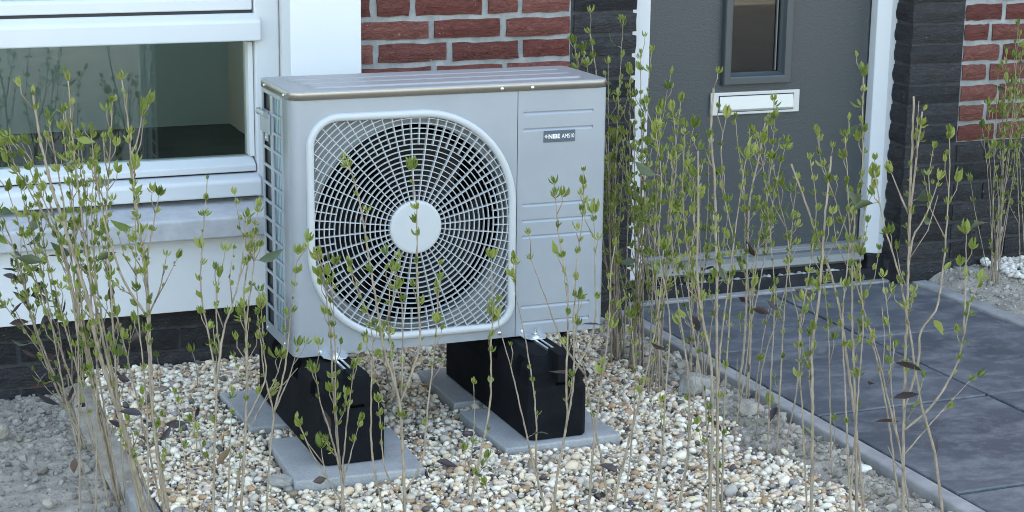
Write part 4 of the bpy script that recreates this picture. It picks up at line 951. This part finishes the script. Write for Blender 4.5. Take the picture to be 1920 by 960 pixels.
  (3.65313,0.8,1,[[1.058,0.455,-0.235],[1.03,0.459,0.08],[0.993,0.463,0.388],[0.945,0.467,0.671]]),
  (3.09653,0.8,0,[[1.04,0.443,-0.235],[0.991,0.438,0.063],[0.933,0.433,0.37],[0.882,0.428,0.649]]),
  (2.98224,0.8,0,[[0.992,0.385,-0.235],[0.979,0.381,0.068],[0.965,0.377,0.347],[0.955,0.373,0.602]]),
  (3.11924,0.8,0,[[1.058,0.433,-0.235],[1.014,0.422,0.076],[0.959,0.409,0.369],[0.895,0.396,0.636]]),
  (3.43586,0.8,0,[[1.016,0.397,-0.235],[1.01,0.407,0.026],[1.006,0.419,0.276],[1.015,0.43,0.507]]),
  (3.42789,0.8,0,[[1.034,0.449,-0.235],[1.027,0.453,-0.015],[1.02,0.458,0.193],[1.018,0.463,0.387]]),
  (2.96704,0.8,0,[[1.059,0.446,-0.235],[1.064,0.455,0.044],[1.07,0.466,0.31],[1.07,0.476,0.557]]),
  (3.42212,0.8,0,[[1.033,0.419,-0.235],[1.012,0.417,-0.044],[0.988,0.414,0.133],[0.973,0.412,0.296]]),
  (3.28766,0.8,0,[[1.038,0.465,-0.235],[1.045,0.475,-0.04],[1.054,0.488,0.146],[1.069,0.5,0.319]]),
 ],
 'behind_b': [
  (2.84078,0.9,0,[[1.024,0.305,-0.235],[1.024,0.305,0.084],[1.028,0.306,0.372],[1.046,0.306,0.637]]),
  (3.28513,0.9,0,[[1.063,0.332,-0.235],[1.053,0.334,0.064],[1.042,0.338,0.36],[1.032,0.341,0.631]]),
  (3.38637,0.9,0,[[1.017,0.314,-0.235],[1.041,0.317,0.044],[1.071,0.319,0.299],[1.104,0.322,0.535]]),
  (3.5343,0.9,0,[[1.043,0.334,-0.235],[1.036,0.341,0.03],[1.03,0.35,0.268],[1.028,0.358,0.488]]),
  (3.14032,0.9,0,[[1.071,0.346,-0.235],[1.049,0.343,-0.004],[1.021,0.339,0.218],[0.98,0.335,0.423]]),
  (3.60987,0.9,0,[[1.021,0.334,-0.235],[1.029,0.322,0.025],[1.041,0.307,0.263],[1.062,0.293,0.482]]),
  (3.378,0.9,0,[[1.03,0.322,-0.235],[1.03,0.308,-0.002],[1.029,0.291,0.194],[1.022,0.275,0.374]]),
  (3.30542,0.9,0,[[1.042,0.308,-0.235],[1.027,0.299,-0.031],[1.007,0.288,0.143],[0.98,0.278,0.305]]),
  (3.27329,0.9,0,[[1.016,0.327,-0.235],[1.037,0.314,-0.026],[1.062,0.297,0.15],[1.08,0.281,0.313]]),
  (3.054,0.9,0,[[1.007,0.266,-0.235],[0.983,0.278,-0.038],[0.958,0.292,0.094],[0.948,0.305,0.217]]),
 ],
 'behind_c': [
  (3.26657,0.9,0,[[1.014,0.139,-0.235],[1.021,0.138,0.037],[1.031,0.137,0.294],[1.048,0.137,0.53]]),
  (2.62064,0.9,0,[[0.959,0.093,-0.235],[0.967,0.1,0.055],[0.976,0.11,0.294],[0.985,0.119,0.516]]),
  (2.77656,0.9,0,[[1.002,0.088,-0.235],[0.968,0.073,0.007],[0.928,0.055,0.217],[0.897,0.038,0.408]]),
  (3.24521,0.9,0,[[0.987,0.108,-0.235],[0.996,0.107,0.001],[1.006,0.106,0.203],[1.016,0.105,0.39]]),
  (2.56074,0.9,0,[[1.004,0.16,-0.235],[1.035,0.172,0.017],[1.075,0.186,0.242],[1.12,0.199,0.451]]),
  (2.68888,0.9,0,[[1.019,0.111,-0.235],[0.989,0.115,-0.048],[0.954,0.119,0.109],[0.929,0.123,0.254]]),
  (3.24719,0.9,0,[[0.984,0.074,-0.235],[0.971,0.071,-0.021],[0.955,0.069,0.141],[0.945,0.066,0.292]]),
  (3.2106,0.9,0,[[0.966,0.104,-0.235],[0.992,0.103,-0.013],[1.024,0.102,0.152],[1.051,0.1,0.306]]),
 ],
 'path_edge': [
  (3.03673,0.8,0,[[1.149,0.192,-0.235],[1.152,0.18,0.017],[1.152,0.165,0.232],[1.142,0.152,0.43]]),
  (2.82402,0.8,0,[[1.162,0.164,-0.235],[1.142,0.154,-0.027],[1.12,0.141,0.164],[1.104,0.13,0.339]]),
  (2.83644,0.8,0,[[1.155,0.247,-0.235],[1.176,0.237,-0.019],[1.197,0.224,0.155],[1.203,0.213,0.318]]),
  (2.34576,0.8,0,[[1.115,0.15,-0.235],[1.108,0.146,-0.04],[1.097,0.142,0.091],[1.074,0.138,0.214]]),
  (2.85687,0.8,0,[[1.16,0.164,-0.235],[1.176,0.161,-0.062],[1.193,0.157,0.089],[1.206,0.153,0.23]]),
  (2.46181,0.8,0,[[1.132,0.193,-0.235],[1.136,0.205,-0.074],[1.142,0.218,0.017],[1.151,0.231,0.102]]),
 ],
 'far_right': [
  (2.50008,0.75,0,[[2.408,0.608,-0.171],[2.416,0.598,0.092],[2.422,0.585,0.376],[2.408,0.573,0.639]]),
  (2.51536,0.75,0,[[2.426,0.596,-0.166],[2.411,0.589,0.074],[2.392,0.58,0.332],[2.37,0.571,0.569]]),
  (2.51789,0.75,0,[[2.401,0.602,-0.172],[2.385,0.595,0.052],[2.366,0.587,0.291],[2.353,0.58,0.511]]),
  (1.85385,0.75,0,[[2.44,0.618,-0.169],[2.402,0.608,0.022],[2.358,0.595,0.222],[2.326,0.584,0.406]]),
  (2.36191,0.75,0,[[2.41,0.599,-0.169],[2.417,0.593,0.072],[2.426,0.585,0.333],[2.436,0.578,0.573]]),
  (1.97082,0.75,0,[[2.445,0.623,-0.174],[2.429,0.615,0.039],[2.415,0.606,0.265],[2.42,0.597,0.474]]),
  (1.96612,0.75,0,[[2.406,0.595,-0.171],[2.384,0.594,-0.004],[2.356,0.593,0.17],[2.32,0.593,0.332]]),
  (2.22819,0.75,0,[[2.418,0.599,-0.163],[2.401,0.585,-0.017],[2.376,0.568,0.133],[2.334,0.553,0.272]]),
  (2.33247,0.75,0,[[2.43,0.63,-0.178],[2.466,0.643,0.003],[2.508,0.658,0.195],[2.542,0.673,0.376]]),
  (2.17079,0.75,0,[[2.41,0.6,-0.166],[2.407,0.596,0.009],[2.402,0.591,0.192],[2.387,0.587,0.362]]),
  (2.11754,0.75,0,[[2.413,0.623,-0.178],[2.389,0.636,-0.064],[2.363,0.652,0.047],[2.346,0.667,0.151]]),
  (1.78805,0.75,0,[[2.446,0.629,-0.172],[2.464,0.635,-0.021],[2.483,0.641,0.135],[2.491,0.648,0.281]]),
 ],
 'far_right2': [
  (2.66587,0.75,0,[[2.6,0.702,-0.25],[2.574,0.707,0.001],[2.543,0.713,0.272],[2.517,0.719,0.521]]),
  (2.27929,0.75,0,[[2.611,0.688,-0.238],[2.576,0.687,-0.015],[2.539,0.686,0.223],[2.524,0.685,0.442]]),
  (2.32478,0.75,0,[[2.586,0.673,-0.241],[2.583,0.687,0.025],[2.579,0.703,0.316],[2.566,0.718,0.586]]),
  (2.6356,0.75,0,[[2.589,0.649,-0.227],[2.557,0.638,-0.04],[2.521,0.624,0.156],[2.491,0.611,0.337]]),
 ],
 'r1480': [
  (2.6,0.6,0,[[1.118,0.32,-0.24],[1.105,0.329,-0.072],[1.055,0.341,0.096],[1.041,0.35,0.239]]),
  (2.6,0.6,0,[[1.135,0.12,-0.24],[1.123,0.123,-0.118],[1.075,0.128,0.004],[1.055,0.131,0.109]]),
  (2.6,0.6,0,[[1.132,-0.16,-0.24],[1.129,-0.165,-0.121],[1.138,-0.173,-0.002],[1.152,-0.178,0.1]]),
  (2.6,0.6,0,[[1.055,-0.3,-0.24],[1.057,-0.31,-0.044],[1.101,-0.324,0.151],[1.107,-0.334,0.319]]),
  (2.6,0.6,0,[[1.093,-0.48,-0.24],[1.1,-0.477,-0.129],[1.085,-0.473,-0.019],[1.083,-0.471,0.076]]),
  (2.6,0.6,0,[[1.082,-0.6,-0.24],[1.056,-0.614,-0.053],[1.028,-0.633,0.133],[0.994,-0.647,0.293]]),
  (2.6,0.6,0,[[1.053,-0.2,-0.24],[1.08,-0.196,-0.05],[1.088,-0.191,0.141],[1.114,-0.187,0.304]]),
 ],
 'sprig0': [
  (1.8,1,0,[[0.277,-0.37,-0.23],[0.283,-0.37,-0.173],[0.281,-0.37,-0.136]]),
 ],
 'sprig1': [
  (1.8,1,0,[[0.26,-0.567,-0.23],[0.261,-0.567,-0.177],[0.254,-0.567,-0.144]]),
 ],
 'sprig2': [
  (1.8,1,0,[[1.107,-0.265,-0.23],[1.112,-0.265,-0.183],[1.11,-0.265,-0.156]]),
 ],
 'sprig3': [
  (1.8,1,0,[[1.15,-0.485,-0.23],[1.155,-0.485,-0.171],[1.152,-0.485,-0.132]]),
 ],
 'sprig4': [
  (1.8,1,0,[[-0.366,0.07,-0.23],[-0.365,0.07,-0.171],[-0.372,0.07,-0.132]]),
 ],
 'sprig5': [
  (1.8,1,0,[[-0.205,0.578,-0.23],[-0.204,0.578,-0.174],[-0.211,0.578,-0.138]]),
 ],
 'sprig6': [
  (1.8,1,0,[[-0.115,0.545,-0.23],[-0.116,0.545,-0.166],[-0.126,0.545,-0.123]]),
 ],
 'sprig7': [
  (1.8,1,0,[[-0.305,0.009,-0.23],[-0.303,0.009,-0.159],[-0.308,0.009,-0.108]]),
 ],
 'sprig8': [
  (1.8,1,0,[[-0.231,0.021,-0.23],[-0.231,0.021,-0.171],[-0.24,0.021,-0.132]]),
 ],
}

def leaf_verts(L, W, curl, fold):
    """one pointed leaf along +z, folded on its midrib"""
    prof = [(0, .06), (.22, .62), (.5, 1.0), (.78, .66), (1.0, 0.02)]
    vs = []; fs = []
    for t_, w in prof:
        yb = curl*t_*t_*L; hw = W*.5*w; vs += [(-hw, yb-fold*hw, t_*L), (0, yb, t_*L), (hw, yb-fold*hw, t_*L)]
    for i in range(len(prof)-1):
        a = i*3; fs += [(a, a+1, a+4, a+3), (a+1, a+2, a+5, a+4)]
    return [Vector(v_) for v_ in vs], fs
def bud_mesh(seed, pairs, Ls, spread):
    """young leaves opening in crossed pairs from one bud, pointing +z"""
    r = random.Random(seed); mb = MB()
    for k in range(pairs):
        f = k/max(1, pairs-1)
        for sgn in (0, 1):
            L = Ls*(1.0-.30*f)*r.uniform(.78, 1.12); W = L*r.uniform(.32, .45)
            vs, fs = leaf_verts(L, W, r.uniform(.08, .42) if r.random() < .8 else -.3, .75)
            tilt = -R(spread[1]*(1-f)+spread[0]*f)*r.uniform(.7, 1.25)
            Mx = Matrix.Rotation(math.pi*sgn+math.pi*.5*k+r.uniform(-.3, .3), 3, 'Z') @ Matrix.Rotation(-tilt, 3, 'X')
            off = Vector((0, 0, .0028*k))
            mb.add([Mx @ v_+off for v_ in vs], fs)
    return mb.mesh('leaf_bud', M['bud'], True)
BUDS = [bud_mesh(i, 2+i % 2, .0205, (9, 36)) for i in range(10)]
BUDS_S = [bud_mesh(20+i, 2, .0145, (5, 20)) for i in range(6)]
BUDS_L = [bud_mesh(40+i, 3+i % 2, .0270, (8, 38)) for i in range(6)]
def single(mname, seed, L):
    r = random.Random(seed); vs, fs = leaf_verts(L, L*.46, r.choice((-1, 1))*r.uniform(.35, .8), r.uniform(-.7, -.3)); mb = MB(); mb.add(vs, fs); return mb.mesh('leaf', M[mname], True)
LV_G = [single('leaf_old', i, .036+.004*(i % 4)) for i in range(5)]
LV_P = [single('leaf_purple', i+9, .036+.004*(i % 3)) for i in range(5)]
LV_Y = [single('bud', i+19, .030+.003*(i % 4)) for i in range(4)]
GREEN_BIAS = {'left_back': .5}
def grow(root, inv, plant, r_mm, leafy, cut, pts, old):
    P = spline(pts, 7); n = len(P)
    L = sum((P[i+1]-P[i]).length for i in range(n-1))
    # resample evenly, knobbly at the nodes
    node = rnd.uniform(.026, .034); m_ = max(4, int(L/(node/2))); Q = []; acc = 0; k = 0; step = L/m_
    for i in range(m_+1):
        tgt = step*i
        while k < n-2 and acc+(P[k+1]-P[k]).length < tgt: acc += (P[k+1]-P[k]).length; k += 1
        d = (P[k+1]-P[k]); q = P[k]+d*min(1, (tgt-acc)/max(1e-6, d.length))
        w = .0008*min(1, i*.4); Q.append(q+Vector((rnd.uniform(-w, w), rnd.uniform(-w, w), 0)))
    r0 = r_mm*.001*.5*1.65; r1 = (.55*r0 if cut else max(.0007, .34*r0))
    mb = MB(); tw = []; leaves = []
    rads = [r0+(r1-r0)*(i/m_)**.9 for i in range(m_+1)]
    rads = [q*(1.22 if i % 2 == 0 else .97) for i, q in enumerate(rads)]
    mb.tube(Q, rads, 6)
    ax = rnd.uniform(0, math.pi)
    for i in range(2, m_+1, 2):
        fr = i/m_; h = Q[i]
        d = (Q[min(i+1, m_)]-Q[i-1]).normalized()
        a = d.cross(Vector((math.cos(ax+i*.8), math.sin(ax+i*.8), 0))).normalized(); ax += .15
        dens = .75*leafy*(0 if h.z < -.08 else min(1, .10+1.25*max(0, (fr-.30))/.7*1.15))
        if h.z < .0: dens *= .5
        for s_ in (-1, 1):
            if rnd.random() < dens:
                out = (a*s_*rnd.uniform(.25, .7)+d*1.0).normalized()
                if rnd.random() < .30 and fr > .35:          # short shoot that carries a bud
                    ln = rnd.uniform(.010, .045); e = h+out*ln; e2 = e+d*ln*.35
                    mb.tube([h, e, e2], [.0011, .0010, .0008], 4); leaves.append((e2, (out+d).normalized(), rnd.choice(BUDS), rnd.uniform(.75, 1.15)))
                else: leaves.append((h+out*.003, out, rnd.choice(BUDS if rnd.random() < .62 else BUDS_S), rnd.uniform(.7, 1.1)))
            if h.z > -.16 and rnd.random() < old:
                out = (a*s_+d*.4+Vector((0, 0, rnd.uniform(-.6, .5)))).normalized()
                mb.tube([h, h+out*.007+d*.002, h+out*.013], [.0009, .0008, .0007], 4)
                leaves.append((h+out*.0125, out, rnd.choice(LV_P if (h.z < .25 and rnd.random() < .8) else (LV_G if rnd.random() < .7 else LV_Y)), rnd.uniform(.8, 1.2)))
        if rnd.random() < .085 and .12 < fr < .85:            # bare side twig
            out = (a*rnd.choice((-1, 1))*.55+d).normalized(); ln = rnd.uniform(.04, .15)
            e1 = h+out*ln*.5; e2 = e1+(out*.5+d*.6).normalized()*ln*.5; mb.tube([h, e1, e2], [.0014, .0011, .0007], 4)
            if rnd.random() < leafy*1.1:
                leaves.append((e2, d, rnd.choice(BUDS), rnd.uniform(.7, 1.0)))
                for f_ in (.35, .62, .85):
                    if rnd.random() < leafy: leaves.append((h.lerp(e2, f_), (out+a*rnd.uniform(-.6, .6)).normalized(), rnd.choice(BUDS_S), rnd.uniform(.7, 1.1)))
            if rnd.random() < leafy*.6: leaves.append((e1, out, rnd.choice(BUDS_S), 1.0))
    if not cut: leaves.append((Q[-1], (Q[-1]-Q[-2]).normalized(), rnd.choice(BUDS_L if leafy > .4 else BUDS), rnd.uniform(.75, 1.05)))
    so = mb.build('stem', M['stem'], root, smooth=True); so.matrix_parent_inverse = inv
    for p, d, me, sc in leaves:
        sc *= rnd.uniform(.62, 1.36) if me.name.startswith('leaf_bud') else 1.0
        q = d.to_track_quat('Z', 'Y'); q = q @ Matrix.Rotation(rnd.uniform(0, 6.28), 3, 'Z').to_quaternion()
        o = inst(me.name.split('.')[0], me, so, p, q.to_euler(), (sc, sc, sc))
LAB = {
 'left_front': 'tall privet shrub with the thickest trunk of the left hedge, at the concrete edging',
 'left_mid': 'densest leafy privet shrub in front of the window glass, left edge of the picture',
 'left_back': 'privet shrub with dark purple leaves against the white panel, far left',
 'c390': 'thin privet shrub in front of the white panel, first left of the left foot',
 'c460': 'leafy privet shrub just left of the heat pump edge, before its side grille',
 'c506': 'forked privet shrub rising before the left flank of the left black foot',
 'c640': 'privet shrub with bright buds before the nose of the left black foot',
 'c757': 'branching privet shrub in front of the fan grille and its hub',
 'c900': 'single upright privet shrub in front of the right edge of the fan grille',
 'c980': 'bare leaning privet shoots before the left flank of the right black foot',
 'c1045': 'privet shrub with fresh tips in front of the ridged service panel',
 'c1120': 'privet shrub with bare crossing stems in gravel right of the right black foot',
 'r1340': 'tall privet shrub with stout cut stems in front of the left part of the door',
 'r1270': 'slender leafy privet shrub between the heat pump and the cut-stemmed shrub',
 'r1430': 'privet shrub at the path edging below the letter box',
 'r1460': 'slim privet shrub in the front row below the right end of the letter box',
 'r1530': 'privet shrub with a leaning cut stem in front of the lower middle of the door',
 'r1605': 'tall privet shrub in front of the right door frame',
 'r1700': 'wide privet shrub in front of the right dark brick pillar, nearest the path tiles',
 'r1480': 'row of low thin privet shoots along the path edging',
 'behind_a': 'rearmost tall privet shrub before the dark pillar left of the door',
 'behind_b': 'dense privet shrub at the right rear corner of the heat pump',
 'behind_c': 'leafy privet shrub beside the right wall of the heat pump, before the door frame',
 'path_edge': 'low privet shrub at the path corner by the weather bar of the door',
 'far_right': 'thin many-stemmed shrub before the red brick wall beyond the path',
 'far_right2': 'thin shrub at the far right edge of the picture beyond the path',
}
SPL = ['low privet sprig in gravel between the two front slabs', 'low dark-leaved privet sprig at the bottom centre of the gravel', 'privet sprig at the gravel edge right of centre', 'leafy low sprig on soil by the path edging',
       'small sprig in gravel right behind the left edging', 'small sprig by the dark plinth at the gravel rear corner', 'small sprig in gravel before the dark plinth, left of the rear slab', 'small sprig in gravel in front of the left hedge trunk', 'small sprig in gravel just left of the front left slab']
for key, stems in PLANTS.items():
    b0 = stems[0][3][0]; gz_ = -.22
    if key.startswith('sprig'): lab, cat, grp, old = SPL[int(key[5:])], 'plant', 'young sprigs in the gravel', .25
    else: lab, cat, grp, old = LAB[key], 'shrub', 'privet hedge shrubs', .012
    if key == 'left_back': old = .26
    if key in ('r1700', 'r1460', 'left_front', 'r1530'): old = .028
    root = thing('privet_sprig' if cat == 'plant' else 'privet_shrub', lab, cat, (b0[0], b0[1], gz_), grp)
    inv = Matrix.Translation((-b0[0], -b0[1], -gz_))
    for r_mm, leafy, cut, pts in stems: grow(root, inv, key, r_mm, leafy, cut, pts, old)
# fallen leaves
def fallen(p, lab, m, s_=1.0):
    r = random.Random(int(p[0]*1e4)); vs, fs = leaf_verts(.042*s_, .022*s_, .35, -.6); mb = MB(); mb.add(vs, fs)
    tag(mb.build('fallen_leaf', M[m], smooth=True, loc=p, rot=(R(80+r.uniform(-20, 10)), r.uniform(-.4, .4), r.uniform(0, 6))), lab, 'leaf', 'fallen leaves')
fallen((-.330, .115, -.20), 'dry brown leaf fallen in the gravel near the left edging', 'leaf_dry')
fallen((-.215, -.120, -.196), 'brown curled leaf fallen in the gravel before the left hedge', 'leaf_dry', 1.2)
fallen((.290, -.300, -.198), 'dark leaf fallen in the gravel between the two front slabs', 'leaf_purple', 1.2)
fallen((1.50, -.10, -.192), 'brown leaf lying on the dark path tiles', 'leaf_dry', .9)
fallen((1.130, -.46, -.19), 'green-brown leaf lying on the soil by the path edging', 'leaf_old', 1.3)
fallen((-.500, .080, -.245), 'dry leaf lying on the bare soil at the far left', 'leaf_dry', .9)
